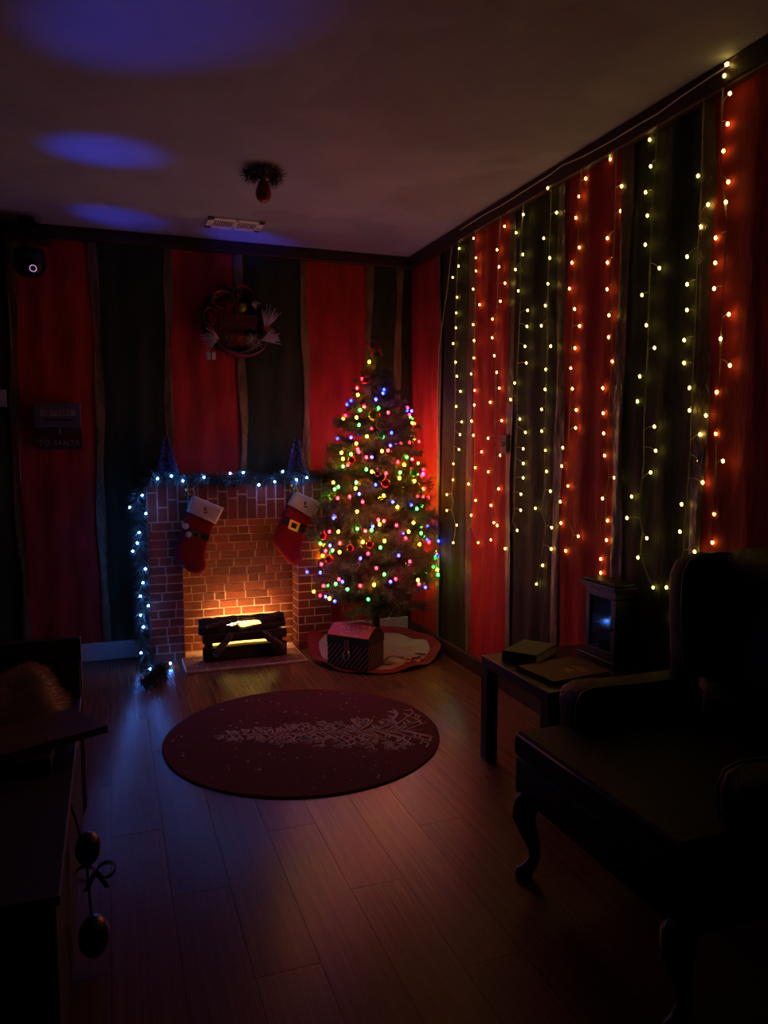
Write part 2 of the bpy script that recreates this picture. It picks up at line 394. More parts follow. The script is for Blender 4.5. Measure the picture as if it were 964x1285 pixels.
# lamps on the front of the tree: x, y, z, colour
TREE_LAMPS = [(1.684,4.894,2.047,'w'),(1.744,4.764,1.854,'b'),(1.731,4.75,1.829,'b'),(1.677,4.738,1.787,'b'),(1.626,4.874,1.929,'r'),(1.589,4.872,1.868,'r'),(1.581,4.833,1.82,'w'),(1.598,4.749,1.738,'r'),(1.571,4.754,1.715,'g'),(1.545,4.751,1.666,'w'),(1.554,4.727,1.616,'g'),(1.741,4.675,1.698,'r'),(1.682,4.701,1.727,'g'),(1.752,4.642,1.565,'b'),(1.506,4.75,1.534,'b'),(1.593,4.679,1.541,'w'),(1.53,4.712,1.494,'w'),(1.737,4.623,1.482,'b'),(1.535,4.696,1.455,'r'),(1.538,4.689,1.439,'r'),(1.719,4.617,1.449,'r'),(1.678,4.622,1.444,'w'),(1.497,4.723,1.424,'g'),(1.452,4.792,1.433,'w'),(1.455,4.768,1.394,'w'),(1.579,4.651,1.405,'r'),(1.612,4.635,1.405,'b'),(1.781,4.6,1.372,'r'),(1.826,4.603,1.355,'w'),(1.897,4.635,1.39,'r'),(1.852,4.621,1.404,'g'),(1.475,4.724,1.354,'r'),(1.45,4.753,1.343,'g'),(1.573,4.634,1.326,'g'),(1.605,4.614,1.311,'w'),(1.693,4.587,1.301,'r'),(1.791,4.585,1.305,'g'),(1.397,4.802,1.235,'w'),(1.417,4.75,1.208,'g'),(1.399,4.775,1.192,'g'),(1.503,4.648,1.202,'w'),(1.621,4.588,1.227,'b'),(1.897,4.599,1.246,'w'),(1.782,4.576,1.269,'w'),(1.51,4.654,1.241,'g'),(1.521,4.625,1.167,'b'),(1.468,4.666,1.148,'r'),(1.407,4.735,1.135,'r'),(1.537,4.603,1.117,'r'),(1.723,4.543,1.116,'b'),(1.753,4.535,1.082,'w'),(1.667,4.559,1.157,'w'),(1.857,4.551,1.092,'b'),(1.9,4.559,1.065,'g'),(1.916,4.585,1.149,'r'),(1.377,4.733,1.005,'b'),(1.501,4.611,1.054,'w'),(1.621,4.539,1.003,'r'),(1.657,4.527,0.996,'r'),(1.628,4.53,0.975,'w'),(1.584,4.541,0.961,'b'),(1.576,4.54,0.937,'g'),(1.494,4.587,0.945,'g'),(1.538,4.556,0.932,'r'),(1.737,4.511,0.966,'r'),(1.863,4.527,0.976,'w'),(1.821,4.507,0.921,'w'),(1.777,4.5,0.911,'b'),(1.793,4.494,0.88,'r'),(1.92,4.53,0.904,'g'),(1.351,4.74,0.914,'r'),(1.394,4.677,0.92,'w'),(1.305,4.803,0.829,'g'),(1.346,4.712,0.826,'b'),(1.395,4.65,0.847,'r'),(1.355,4.685,0.796,'g'),(1.322,4.738,0.787,'r'),(1.389,4.639,0.79,'w'),(1.519,4.55,0.861,'w'),(1.651,4.5,0.869,'w'),(1.622,4.499,0.827,'g'),(1.545,4.519,0.789,'r'),(1.498,4.537,0.757,'b'),(1.737,4.47,0.774,'b'),(1.813,4.465,0.731,'r'),(1.898,4.506,0.834,'w'),(1.984,4.547,0.84,'r'),(1.966,4.542,0.861,'b'),(1.592,4.494,0.696,'r'),(1.644,4.488,0.653,'g'),(1.688,4.49,0.601,'b'),(1.722,4.484,0.618,'r'),(1.586,4.52,0.583,'w'),(1.505,4.562,0.575,'r'),(1.437,4.624,0.544,'g'),(1.376,4.686,0.572,'g'),(1.408,4.639,0.593,'b'),(1.389,4.657,0.608,'r'),(1.303,4.805,0.633,'b'),(1.28,5.069,0.596,'b'),(1.324,4.799,0.542,'r'),(1.325,5.061,0.454,'w'),(1.32,4.875,0.461,'r'),(1.339,4.801,0.467,'b'),(1.355,4.765,0.46,'w'),(1.38,4.725,0.448,'b'),(1.557,4.554,0.482,'g'),(2.071,4.604,0.64,'w'),(2.092,4.637,0.598,'g'),(1.889,4.508,0.597,'w'),(1.901,4.519,0.566,'r'),(1.962,4.553,0.534,'b'),(1.302,4.771,0.694,'r')]
# cold white lamps on the garland
GARLAND_LAMPS = [(0.295,5.16,1.264),(0.384,5.16,1.279),(0.195,5.16,1.156),(0.115,5.16,1.078),(0.215,5.16,1.034),(0.17,5.16,0.909),(0.156,5.16,0.841),(0.125,5.16,0.789),(0.202,5.16,0.666),(0.184,5.16,0.574),(0.164,5.16,0.485),(0.163,5.16,0.357),(0.179,5.16,0.275),(0.158,5.16,0.1),(0.206,4.98,0.036),(0.292,4.98,-0.021),(0.149,4.98,-0.022),(0.341,5.1,0.026),(0.213,5.16,0.416),(0.457,5.16,1.246),(0.596,5.16,1.269),(0.771,5.16,1.291),(0.86,5.16,1.295),(0.966,5.16,1.21),(1.076,5.16,1.229),(1.134,5.16,1.299),(1.233,5.16,1.241),(1.308,5.16,1.253)]
GARLAND_PATH = [(1.583,5.2,1.255),(1.405,5.2,1.27),(1.172,5.2,1.251),(1.003,5.2,1.253),(0.782,5.2,1.246),(0.595,5.2,1.26),(0.463,5.2,1.262),(0.334,5.2,1.254),(0.263,5.2,1.26),(0.186,5.2,1.203),(0.158,5.2,1.12),(0.179,5.2,0.981),(0.181,5.2,0.842),(0.178,5.2,0.762),(0.185,5.2,0.644),(0.185,5.2,0.449),(0.174,5.2,0.248),(0.185,5.2,0.111),(0.213,5.2,0.009),(0.24,4.914,0.05),(0.287,4.879,0.05),(0.23,4.743,0.05),(0.15,4.641,0.05)]
# ---------------------------------------------------------------- the room
def plain_box(name, lo, hi, m):
    o = MB().box(lo, hi).build(name, m); o['kind'] = 'structure'; return o

floor = plain_box('floor', (XL, YF, -0.06), (XR, YB, -0.014), 'subfloor')
t = bmesh.new(); bmesh.ops.create_cube(t, size=1)
plank_me = bpy.data.meshes.new('plank'); t.to_mesh(plank_me); t.free(); plank_me.materials.append(MATS['plank'])
PWID, PLEN = 0.19, 1.25
x = XL; row = 0
while x < XR - 0.01:
    w = min(PWID, XR - x); y = YF - (row * 0.47 % PLEN)
    while y < YB - 0.01:
        y0, y1 = max(y, YF), min(y + PLEN, YB)
        if y1 - y0 > 0.02:
            link('plank', plank_me, None, floor, (x + w / 2, (y0 + y1) / 2, -0.007), None, (w - 0.0016, y1 - y0 - 0.0016, 0.014))
        y += PLEN
    x += PWID; row += 1

ceiling = plain_box('ceiling', (XL, YF, ZC), (XR, YB, ZC + 0.05), 'plaster')
wall_back = plain_box('wall_back', (XL, YB, -0.06), (XR + 0.05, YB + 0.05, ZC + 0.05), 'dark_wall')
wall_right = plain_box('wall_right', (XR, YF, -0.06), (XR + 0.05, YB, ZC + 0.05), 'dark_wall')
wall_left = plain_box('wall_left', (XL - 0.05, YF, -0.06), (XL, YB + 0.05, ZC + 0.05), 'dark_wall')
wall_front = plain_box('wall_front', (XL - 0.05, YF - 0.05, -0.06), (XR + 0.05, YF, ZC + 0.05), 'dark_wall')

def cloth_panel(name, m, wall, a, b, z0, z1, axis, depth, seed, edge=0.004, rip=0.005):
    """hanging cloth between a and b on a wall; axis 'x' = back wall, 'y' = right-hand wall, soft vertical folds"""
    rg = random.Random(seed)
    nu, nv = max(4, int(abs(b - a) / 0.03)), 30
    ph = [rg.uniform(0, 6.28) for _ in range(6)]
    V = []; Fc = []
    for j in range(nv + 1):
        v = j / nv; z = z0 + (z1 - z0) * v
        for i in range(nu + 1):
            u = i / nu
            wob = 0.0
            if i == 0 or i == nu: wob = edge * (math.sin(z * 3.1 + ph[0]) + 0.6 * math.sin(z * 7.7 + ph[1] + i))
            s = a + (b - a) * u + wob
            d = depth + rip * (math.sin(u * 9 * abs(b - a) * 4 + ph[2] + 0.8 * math.sin(z * 2 + ph[3])) + 0.5 * math.sin(z * 5 + u * 6 + ph[4]))
            d = max(d, 0.002)
            V.append((s, YB - d, z) if axis == 'x' else (XR - d, s, z))
    for j in range(nv):
        for i in range(nu):
            k = j * (nu + 1) + i
            Fc.append((k, k + 1, k + nu + 2, k + nu + 1))
    me = mesh_from(name, V, Fc)
    for p in me.polygons: p.use_smooth = True
    return link(name, me, m, wall)

ZT = ZC - 0.075
# back wall: cloth alternates from the left corner; gold ribbon over every seam
seams = [-1.68, -1.06, -0.56, -0.055, 0.408, 0.905, 1.37, 1.865]
kinds = ['green', 'red', 'green', 'red', 'green', 'red', 'green', 'red', 'green']
edges = [XL] + seams + [XR - 0.03]
for i in range(len(edges) - 1):
    cloth_panel(kinds[i] + '_cloth_panel', kinds[i] + '_cloth', wall_back, edges[i], edges[i + 1], 0.12, ZT, 'x', 0.012, 40 + i)
for i, s in enumerate(seams + [2.105]):
    cloth_panel('gold_ribbon', 'gold_cloth', wall_back, s - 0.026, s + 0.026, 0.12, ZT, 'x', 0.022, 70 + i, 0.010, 0.005)
# right-hand wall, from the corner towards the viewer
sy = [5.42, 4.885, 4.40, 3.885, 3.37, 2.875, 2.375, 1.87, 1.37, 0.87, 0.37, -0.13, -0.63, -1.13, YF]
for i in range(len(sy) - 1):
    k = 'red' if i % 2 == 0 else 'green'
    cloth_panel(k + '_cloth_panel', k + '_cloth', wall_right, sy[i + 1], sy[i], 0.10, ZT, 'y', 0.010, 110 + i)
for i, s in enumerate(sy[1:-1]):
    cloth_panel('gold_ribbon', 'gold_cloth', wall_right, s - 0.034, s + 0.034, 0.10, ZT, 'y', 0.019, 140 + i, 0.009, 0.005)
# left-hand wall out of the picture, same cloth
yy = YF; i = 0
while yy < YB - 0.05:
    y1 = min(yy + 0.5, YB - 0.02)
    k = 'red' if i % 2 else 'green'
    V = [(XL + 0.012, yy, 0.1), (XL + 0.012, y1, 0.1), (XL + 0.012, y1, ZT), (XL + 0.012, yy, ZT)]
    link(k + '_cloth_panel', mesh_from('panel', V, [(0, 1, 2, 3)]), k + '_cloth', wall_left)
    yy += 0.5; i += 1

def trim(name, m, lo, hi, bev=0.01):
    o = MB().box(lo, hi, bev, 2).build(name, m); o['kind'] = 'structure'; return o
trim('trim_1', 'crown', (XL, YB - 0.045, ZC - 0.085), (XR, YB, ZC))
trim('trim_2', 'crown', (XR - 0.05, YF, ZC - 0.095), (XR, YB - 0.045, ZC))
trim('baseboard_back', 'white_trim', (XL, YB - 0.026, 0), (XR - 0.03, YB, 0.125), 0.006)
trim('baseboard_right', 'crown', (XR - 0.028, YF, 0), (XR, YB - 0.03, 0.10), 0.006)

def plate(name, label, c, axis):
    o = empty(name, c, label, 'switch')
    x, y, z = c
    if axis == 'x':
        MB().box((x - 0.035, y - 0.008, z - 0.055), (x + 0.035, y, z + 0.055), 0.003).build('cover_plate', 'plate_white', o)
        MB().box((x - 0.008, y - 0.018, z - 0.014), (x + 0.008, y - 0.006, z + 0.014), 0.002).build('toggle', 'plate_white', o)
    else:
        MB().box((x - 0.008, y - 0.035, z - 0.055), (x, y + 0.035, z + 0.055), 0.003).build('cover_plate', 'gold_cloth', o)
        MB().box((x - 0.018, y - 0.008, z - 0.014), (x - 0.006, y + 0.008, z + 0.014), 0.002).build('toggle', 'gold_cloth', o)
plate('light_switch', 'small white light switch plate on the back wall beside the letter box', (-0.645, YB - 0.024, 1.785), 'x')
plate('light_switch', 'small dull light switch plate between curtain light strands on a gold ribbon', (XR - 0.024, 3.93, 1.49), 'y')

# ---------------------------------------------------------------- brick fireplace
fp = empty('fireplace', (0.87, 5.3, 0), 'free-standing red brick mock fireplace with pale mortar, garland on its mantel', 'fireplace')
FX0, FX1, OX0, OX1 = 0.225, 1.50, 0.452, 1.25
YFR, YRE = 5.235, 5.385
ZH, ZTOP = 0.965, 1.24
YBK = YB - 0.03
MB().box((FX0, YFR, 0), (OX0, YBK, ZH)).box((OX1, YFR, 0), (FX1, YBK, ZH)).box((FX0, YFR, ZH), (FX1, YBK, ZTOP)).box((OX0, YRE, 0), (OX1, YBK, ZH)).build('mortar_body', 'mortar', fp)
MB().box((FX0 - 0.01, YFR - 0.02, ZTOP), (FX1 + 0.01, YBK, ZTOP + 0.02), 0.004).build('mantel_shelf', 'brick', fp)
t = bmesh.new(); bmesh.ops.create_cube(t, size=1)
brick_me = bpy.data.meshes.new('brick'); t.to_mesh(brick_me); t.free(); brick_me.materials.append(MATS['brick'])
hearth_me = brick_me.copy(); hearth_me.materials.clear(); hearth_me.materials.append(MATS['hearth_brick'])
rb = random.Random(5)
def brick(lo, hi, me=brick_me):
    c = [(lo[i] + hi[i]) / 2 for i in range(3)]; s = [hi[i] - lo[i] for i in range(3)]
    link('brick', me, None, fp, Vector(c) - Vector(fp.location), (0, rb.uniform(-.012, .012), 0), s)
def brick_field(x0, x1, z0, z1, yf, bw, bh, gap=0.009):
    rows = round((z1 - z0) / bh); h = (z1 - z0) / rows
    for r in range(rows):
        x = x0 - (bw * rb.uniform(0.3, 0.6) if r % 2 else rb.uniform(0, 0.03))
        while x < x1 - 0.015:
            w = bw * rb.choice([0.62, 0.85, 1.0, 1.0, 1.15, 1.3])
            a, b = max(x, x0), min(x + w, x1)
            if x1 - b < 0.03: b = x1
            if b - a > 0.025:
                p = rb.uniform(0.003, 0.006)
                brick((a + gap / 2, yf - p, z0 + r * h + gap / 2), (b - gap / 2, yf + 0.01, z0 + (r + 1) * h - gap / 2))
            x = b if b == x1 else x + w
brick_field(FX0, OX0, 0, ZH, YFR, 0.135, 0.060)
brick_field(OX1, FX1, 0, ZH, YFR, 0.135, 0.060)
brick_field(OX0, OX1, 0.02, ZH, YRE, 0.125, 0.060)
# soldier courses of the lintel, each column broken at its own height
nb = 19; w = (FX1 - FX0) / nb
for i in range(nb):
    x0 = FX0 + i * w; zc = ZH + (ZTOP - ZH) * rb.choice([0.36, 0.55, 0.64, 0.5, 0.72])
    for a, b in ((ZH, zc), (zc, ZTOP)):
        brick((x0 + 0.005, YFR - rb.uniform(.003, .006), a + 0.005), (x0 + w - 0.005, YFR + 0.01, b - 0.005))
# side reveals of the opening and outer left side
for k in range(16):
    z0 = k * ZH / 16
    for a, b in (((YFR + 0.004, YFR + 0.075), (YFR + 0.082, YRE - 0.003)) if k % 2 else ((YFR + 0.004, YRE - 0.003),)):
        brick((OX1 - 0.004, a, z0 + 0.005), (OX1 + 0.01, b, z0 + ZH / 16 - 0.005))
# hearth strip on the floor in front of the opening
MB().box((0.425, 4.9, 0.0), (1.235, YFR + 0.14, 0.018), 0.003).build('hearth_slab', 'mortar', fp)
for r in range(5):
    y0 = 4.905 + r * 0.064; x = 0.43 - (0.06 if r % 2 else 0)
    while x < 1.22:
        a, b = max(x, 0.43), min(x + 0.135, 1.23)
        if b - a > 0.03: brick((a + .003, y0 + .003, 0.012), (b - .003, y0 + .061, 0.0205), hearth_me)
        x += 0.135

# electric log set in the opening
lg = empty('electric_log_fire', (0.835, 5.08, 0.0205), 'electric log fire of dark logs with a yellow glow, standing on the brick hearth', 'fire')
def log(name, a, b, r, m, n=10, seed=1, ends=True):
    rg = random.Random(seed); a = Vector(a); b = Vector(b)
    pts = [a.lerp(b, k / 8) + Vector((0, rg.uniform(-.006, .006), rg.uniform(-.006, .006))) for k in range(9)]
    o = MB().tube(pts, [r * rg.uniform(0.86, 1.1) for _ in pts], n).build(name, m, lg)
    if ends:
        d = (b - a).normalized()
        for p, q in ((pts[0], -d), (pts[-1], d)):
            e = MB().tube([p + q * 0.001, p + q * 0.006], r * 0.72, n).build('cut_end', 'log_end', lg)
    return o
for z0, z1, sd in ((0.028, 0.118, 1), (0.145, 0.207, 2)):
    b = MB(); rg = random.Random(sd)
    n = 14; x0, x1 = 0.552, 1.128
    b.box((x0, 5.055, z0), (x1, 5.095, z1), 0.008)
    for v in b.bm.verts: v.co.z += rg.uniform(-.004, .004); v.co.y += rg.uniform(-.004, .004)
    b.build('log_board', 'log_dark', lg)
for xx in (0.60, 1.08):
    MB().box((xx - 0.02, 5.075, 0.0205), (xx + 0.02, 5.12, 0.21), 0.004).build('foot', 'log_dark', lg)
log('log', (0.53, 5.10, 0.232), (0.80, 5.10, 0.222), 0.030, 'log_dark', seed=3)
log('log', (0.80, 5.095, 0.212), (1.115, 5.10, 0.240), 0.028, 'log_dark', seed=4)
log('log', (0.54, 5.15, 0.262), (0.80, 5.15, 0.285), 0.030, 'log_dark', seed=5)
log('log', (0.92, 5.13, 0.262), (1.115, 5.10, 0.285), 0.032, 'log_dark', seed=6)
log('log', (0.56, 5.17, 0.275), (1.10, 5.16, 0.288), 0.020, 'log_dark', seed=7)
log('branch_log', (0.735, 5.045, 0.195), (0.624, 4.985, 0.092), 0.024, 'log_bark', seed=8)
log('branch_log', (0.955, 5.045, 0.190), (1.085, 4.985, 0.105), 0.024, 'log_bark', seed=9)
log('branch_log', (0.585, 5.06, 0.262), (0.74, 5.08, 0.285), 0.018, 'log_bark', seed=10)
# embers and the lit flame plate between the upper logs
b = MB(); rg = random.Random(2)
for k in range(60):
    x = rg.uniform(0.68, 0.97)
    b.ball((x, 5.115 + rg.uniform(-.008, .008), 0.246 + rg.uniform(-.020, .022)), rg.uniform(.006, .012), 1)
b.build('ember_bed', 'flame_low', lg)
b = MB(); b.ball((0.90, 5.098, 0.254), 0.05, 2, (1.25, 0.24, 0.46)); b.ball((0.85, 5.10, 0.249), 0.045, 2, (1.1, 0.25, 0.4)); b.build('flame_lamp', 'flame', lg, True)
MB().box((0.57, 5.105, 0.0205), (1.11, 5.125, 0.20)).build('ember_screen', 'ember', lg)
MB().tube([(0.66, 5.262, 0.225), (1.08, 5.262, 0.225)], 0.013, 10).build('glow_tube', 'fire_tube', lg, True)
MB().box((0.64, 5.25, 0.0205), (0.66, 5.275, 0.225)).box((1.08, 5.25, 0.0205), (1.10, 5.275, 0.225)).build('tube_holder', 'log_dark', lg)
MB().tube([(0.60, 5.088, 0.131), (0.84, 5.10, 0.131), (1.08, 5.088, 0.131)], 0.006, 8).build('glow_tube', 'flame', lg, True)

# stockings
def stocking(label, body, cuff, belt, buck, bm_, poms):
    cx = sum(p[0] for p in cuff) / 4
    s = empty('christmas_stocking', (cx, YFR - 0.01, min(p[1] for p in body)), label, 'stocking')
    y = YFR - 0.008
    MB().pillow(body, y, 0.045, 0.4).build('stocking_body', 'felt_red', s, True)
    MB().pillow(cuff, y, 0.058, 0.7, 2).build('cuff', 'felt_white', s)
    MB().pillow(belt, y - 0.01, 0.041, 0.93, 1).build('belt', 'felt_black', s)
    c = (sum(p[0] for p in buck) / 4, sum(p[1] for p in buck) / 4)
    b = MB(); inner = [(c[0] + (x - c[0]) * 0.55, c[1] + (z - c[1]) * 0.55) for x, z in buck]
    ya, yb = y - 0.050, y - 0.056
    for i in range(4):
        j = (i + 1) % 4
        for p in (ya, yb):
            b.poly([(buck[i][0], p, buck[i][1]), (buck[j][0], p, buck[j][1]), (inner[j][0], p, inner[j][1]), (inner[i][0], p, inner[i][1])])
        for q in (buck, inner):
            b.poly([(q[i][0], ya, q[i][1]), (q[j][0], ya, q[j][1]), (q[j][0], yb, q[j][1]), (q[i][0], yb, q[i][1])])
    b.build('buckle', bm_, s)
    cc = (cx, sum(p[1] for p in cuff) / 4)
    # stitched picture on the cuff: a little figure with a word below it
    b = MB()
    b.ball((cc[0], y - 0.058, cc[1] + 0.008), 0.016, 1, (0.7, 0.12, 1.0)); b.ball((cc[0] + 0.004, y - 0.058, cc[1] - 0.016), 0.019, 1, (1.0, 0.12, 0.35))
    b.build('stitched_motif', 'print_brown', s)
    MB().tube([(cuff[0][0] * .9 + cuff[1][0] * .1, y, cuff[0][1] * .9 + cuff[1][1] * .1 - .01), (cuff[0][0] + .01, y - .004, cuff[0][1] + 0.04), (cuff[0][0] + .03, y, cuff[0][1] + 0.075)], 0.004, 6).build('hanging_loop', 'felt_white', s)
    for p in poms:
        MB().ball((p[0], y - 0.052, p[1]), 0.021, 2, (1, 0.6, 1)).build('pompom', 'felt_white', s, True)
B1 = [(0.496, 1.044), (0.666, 0.955), (0.645, 0.89), (0.622, 0.825), (0.606, 0.76), (0.599, 0.698), (0.61, 0.649), (0.597, 0.615), (0.562, 0.593), (0.524, 0.598), (0.471, 0.633), (0.429, 0.692), (0.393, 0.735), (0.388, 0.765), (0.398, 0.796), (0.434, 0.881), (0.463, 0.959)]
stocking('red stocking with two white pompoms and a dull belt, hung on the brick fireplace', B1, [(0.521, 1.146), (0.728, 1.053), (0.671, 0.943), (0.48, 1.037)],
         [(0.47, 0.935), (0.63, 0.873), (0.615, 0.826), (0.449, 0.896)], [(0.511, 0.913), (0.569, 0.888), (0.558, 0.844), (0.501, 0.869)], 'buckle_dull', [(0.47, 0.938), (0.487, 0.882)])
B2 = [(1.187, 1.061), (1.353, 0.963), (1.325, 0.91), (1.303, 0.861), (1.284, 0.79), (1.274, 0.729), (1.28, 0.67), (1.266, 0.637), (1.227, 0.621), (1.185, 0.636), (1.119, 0.712), (1.075, 0.78), (1.066, 0.81), (1.073, 0.846), (1.1, 0.902), (1.144, 0.983)]
stocking('red stocking with a bright gold belt buckle, hung on the fireplace beside the tree', B2, [(1.233, 1.158), (1.416, 1.071), (1.358, 0.959), (1.177, 1.064)],
         [(1.158, 0.986), (1.312, 0.908), (1.287, 0.85), (1.13, 0.934)], [(1.189, 0.962), (1.261, 0.929), (1.237, 0.867), (1.17, 0.896)], 'buckle', [])

# garland with cold white lamps
ga = empty('mantel_garland', (0.8, 5.2, ZTOP + 0.02), 'dark green pine garland with cold white lights along mantel and down the fireplace side', 'garland')
V, Fc = needles(GARLAND_PATH, 0.020, 6500, 0.060, 0.0045, 0.15, 1.0, 0.5, random.Random(8))
o = link('pine_needles', mesh_from('pine_needles', V, Fc, wpos(ga)), 'needle_dark', ga); o['kind'] = 'stuff'
MB().tube(GARLAND_PATH, 0.006, 5).build('garland_wire', 'wire_green', ga)
for p in GARLAND_LAMPS:
    bulb('light_bulb', 'garland_lamp', ga, p, 0.0075)
for cx, cz in ((0.50, 1.17), (1.215, 1.18)):
    c = empty('bell_cluster', (cx, 5.17, cz), 'small gold bells tied under the garland above the %s stocking' % ('pompom' if cx < 1 else 'gold-buckled'), 'bells')
    for k, (dx, dz) in enumerate(((-.02, .015), (.018, .02), (.0, -.012), (.024, -.02), (-.022, -.018))):
        MB().ball((cx + dx, 5.165 + .006 * k, cz + dz), 0.013, 2).build('bell', 'gold_ball', c, True)
    MB().tube([(cx, 5.175, cz), (cx, 5.19, cz + 0.06)], 0.003, 5).build('cord', 'gold_ball', c)

def tinsel_tree(x, label):
    z0 = ZTOP + 0.02
    t = empty('tinsel_tree', (x, 5.31, z0), label, 'decoration')
    MB().lathe([(0.035, 0), (0.035, 0.006), (0.012, 0.012), (0.006, 0.03)], (x, 5.31, z0), 12).build('base', 'tinsel', t)
    MB().lathe([(0.060, 0.015), (0.045, 0.09), (0.028, 0.18), (0.010, 0.26), (0.002, 0.285)], (x, 5.31, z0), 12).build('cone', 'tinsel_black', t)
    rg = random.Random(int(x * 100)); V = []; Fc = []
    for _ in range(1500):
        h = 0.01 + 0.27 * (1 - math.sqrt(rg.random())); r = 0.062 * (1 - h / 0.30); a = rg.uniform(0, 2 * PI)
        p = Vector((x + r * math.cos(a), 5.31 + r * math.sin(a), z0 + h))
        d = Vector((math.cos(a), math.sin(a), rg.uniform(-.6, .6))).normalized()
        q = d.cross(Vector((rg.gauss(0, 1), rg.gauss(0, 1), rg.gauss(0, 1)))).normalized() * 0.002
        k = len(V); V += [p - q, p + q, p + d * rg.uniform(.01, .024) + q, p + d * rg.uniform(.01, .022) - q]; Fc.append((k, k + 1, k + 2, k + 3))
    o = link('tinsel', mesh_from('tinsel', V, Fc, wpos(t)), 'tinsel', t); o['kind'] = 'stuff'
tinsel_tree(0.372, 'little violet tinsel tree on the mantel at the end where the garland hangs down')
tinsel_tree(1.274, 'little violet tinsel tree on the mantel above the gold-buckled stocking')

# ---------------------------------------------------------------- christmas tree
TX, TY = 1.75, 4.95
tr = empty('christmas_tree', (TX, TY, 0), 'slim artificial green Christmas tree standing in the room corner', 'tree')
MB().tube([(TX, TY, 0.0), (TX, TY, 1.0), (TX, TY, 2.12)], [0.03, 0.022, 0.008], 10).build('trunk', 'trunk', tr)
for k in range(3):
    a = 0.6 + k * 2 * PI / 3
    MB().tube([(TX, TY, 0.09), (TX + 0.05 * math.cos(a), TY + 0.05 * math.sin(a), 0.06), (TX + 0.11 * math.cos(a), TY + 0.11 * math.sin(a), 0.010)], 0.009, 6).build('stand_leg', 'trunk', tr)
def tree_r(z):
    T = [(.3, .36), (.43, .41), (.73, .47), (1.25, .36), (1.69, .26), (1.92, .13), (2.1, .05), (2.3, .03)]
    for (a, ra), (b, rbb) in zip(T, T[1:]):
        if z <= b: return ra + (rbb - ra) * max(0, (z - a) / (b - a))
    return .03
bvars = []
for v in range(5):
    rg = random.Random(100 + v); b = MB(); V = []; Fc = []
    main = [Vector((k / 6, 0, 0.10 * math.sin(k / 6 * PI * 0.5) - 0.03 * (k / 6) ** 2)) for k in range(7)]
    paths = [main]
    for j in range(7):
        s = 0.22 + j * 0.105; p = Vector((s, 0, 0.10 * math.sin(s * PI * 0.5)))
        sd = -1 if j % 2 else 1; ln = 0.36 * (1.05 - s) + 0.14
        e = p + Vector((ln * 0.75, sd * ln * 0.75, rg.uniform(-.05, .12)))
        paths.append([p, p.lerp(e, 0.5) + Vector((0, 0, 0.02)), e])
    for p in paths:
        ln = sum((p[i + 1] - p[i]).length for i in range(len(p) - 1))
        a, f = needles(p, 0.004, int(140 * ln) + 24, 0.105, 0.013, 0.0, 1.0, 0.7, rg)
        k = len(V); V += a; Fc += [tuple(i + k for i in q) for q in f]
    me = mesh_from('branch', V, Fc)
    bm2 = bmesh.new(); bm2.from_mesh(me); b.bm.free(); b.bm = bm2
    for p in paths: b.tube(p, 0.006, 4)
    b.bm.to_mesh(me); b.bm.free(); me.materials.append(MATS['needle']); bvars.append(me)
bsample = {me.name: [v.co.copy() for v in me.vertices][::3] for me in bvars}
def clamp(br):
    for _ in range(12):
        M = Matrix.LocRotScale(br.location, br.rotation_euler, br.scale)
        P = [M @ v for v in bsample[br.data.name]]
        mx_, my_ = max(p.x for p in P) + TX, max(p.y for p in P) + TY
        hits = any(p.x + TX < FX1 + 0.01 and p.y + TY > YFR - 0.01 and p.z < ZTOP + 0.02 for p in P)   # fireplace
        if mx_ < XR - 0.03 and my_ < YB - 0.035 and not hits: return
        br.scale = br.scale * 0.93
rg = random.Random(77); z = 0.40
nbr = 0
while z < 2.05:
    R = tree_r(z); n = max(5, int(5 + R * 19)); ph = rg.uniform(0, 6.28)
    for k in range(n):
        a = ph + 2 * PI * k / n + rg.uniform(-.18, .18)
        ln = R * rg.uniform(0.84, 1.1) + 0.01
        # keep branch tips off the two walls
        br = link('branch', bvars[rg.randrange(5)], None, tr, (0, 0, z + rg.uniform(-.02, .02) - 0.03), (rg.uniform(-.4, .4), rg.uniform(-.28, .10), a))
        br.scale = (ln, max(0.22, ln * 0.85), max(0.25, ln * 0.9))
        clamp(br)
        nbr += 1
    z += 0.098 if z < 1.5 else 0.082
for k in range(5):
    br = link('branch', bvars[k], None, tr, (0, 0, 2.0 + k * 0.012), (0, -1.15 if k else -1.5, k * 1.4)); br.scale = (0.12, 0.16, 0.16)
# the long low branch that reaches the right-hand wall, and a stray one below
br = link('branch', bvars[0], None, tr, (0.10, -0.05, 0.60), (0.2, -0.02, -0.28)); br.scale = (0.37, 0.2, 0.25); clamp(br)
br = link('branch', bvars[1], None, tr, (0, 0, 0.36), (0.2, 0.25, -2.0)); br.scale = (0.22, 0.2, 0.25)

tl = empty('tree_lights', (TX, TY, 0.4), 'string of red, green, blue and warm white lights wound round the tree', 'lights')
rg = random.Random(9)
for x, y, z, c in TREE_LAMPS:
    x = min(x, XR - 0.03)
    bulb('light_bulb', 'lamp_' + c, tl, (x, y, z), 0.0102, 1.15)
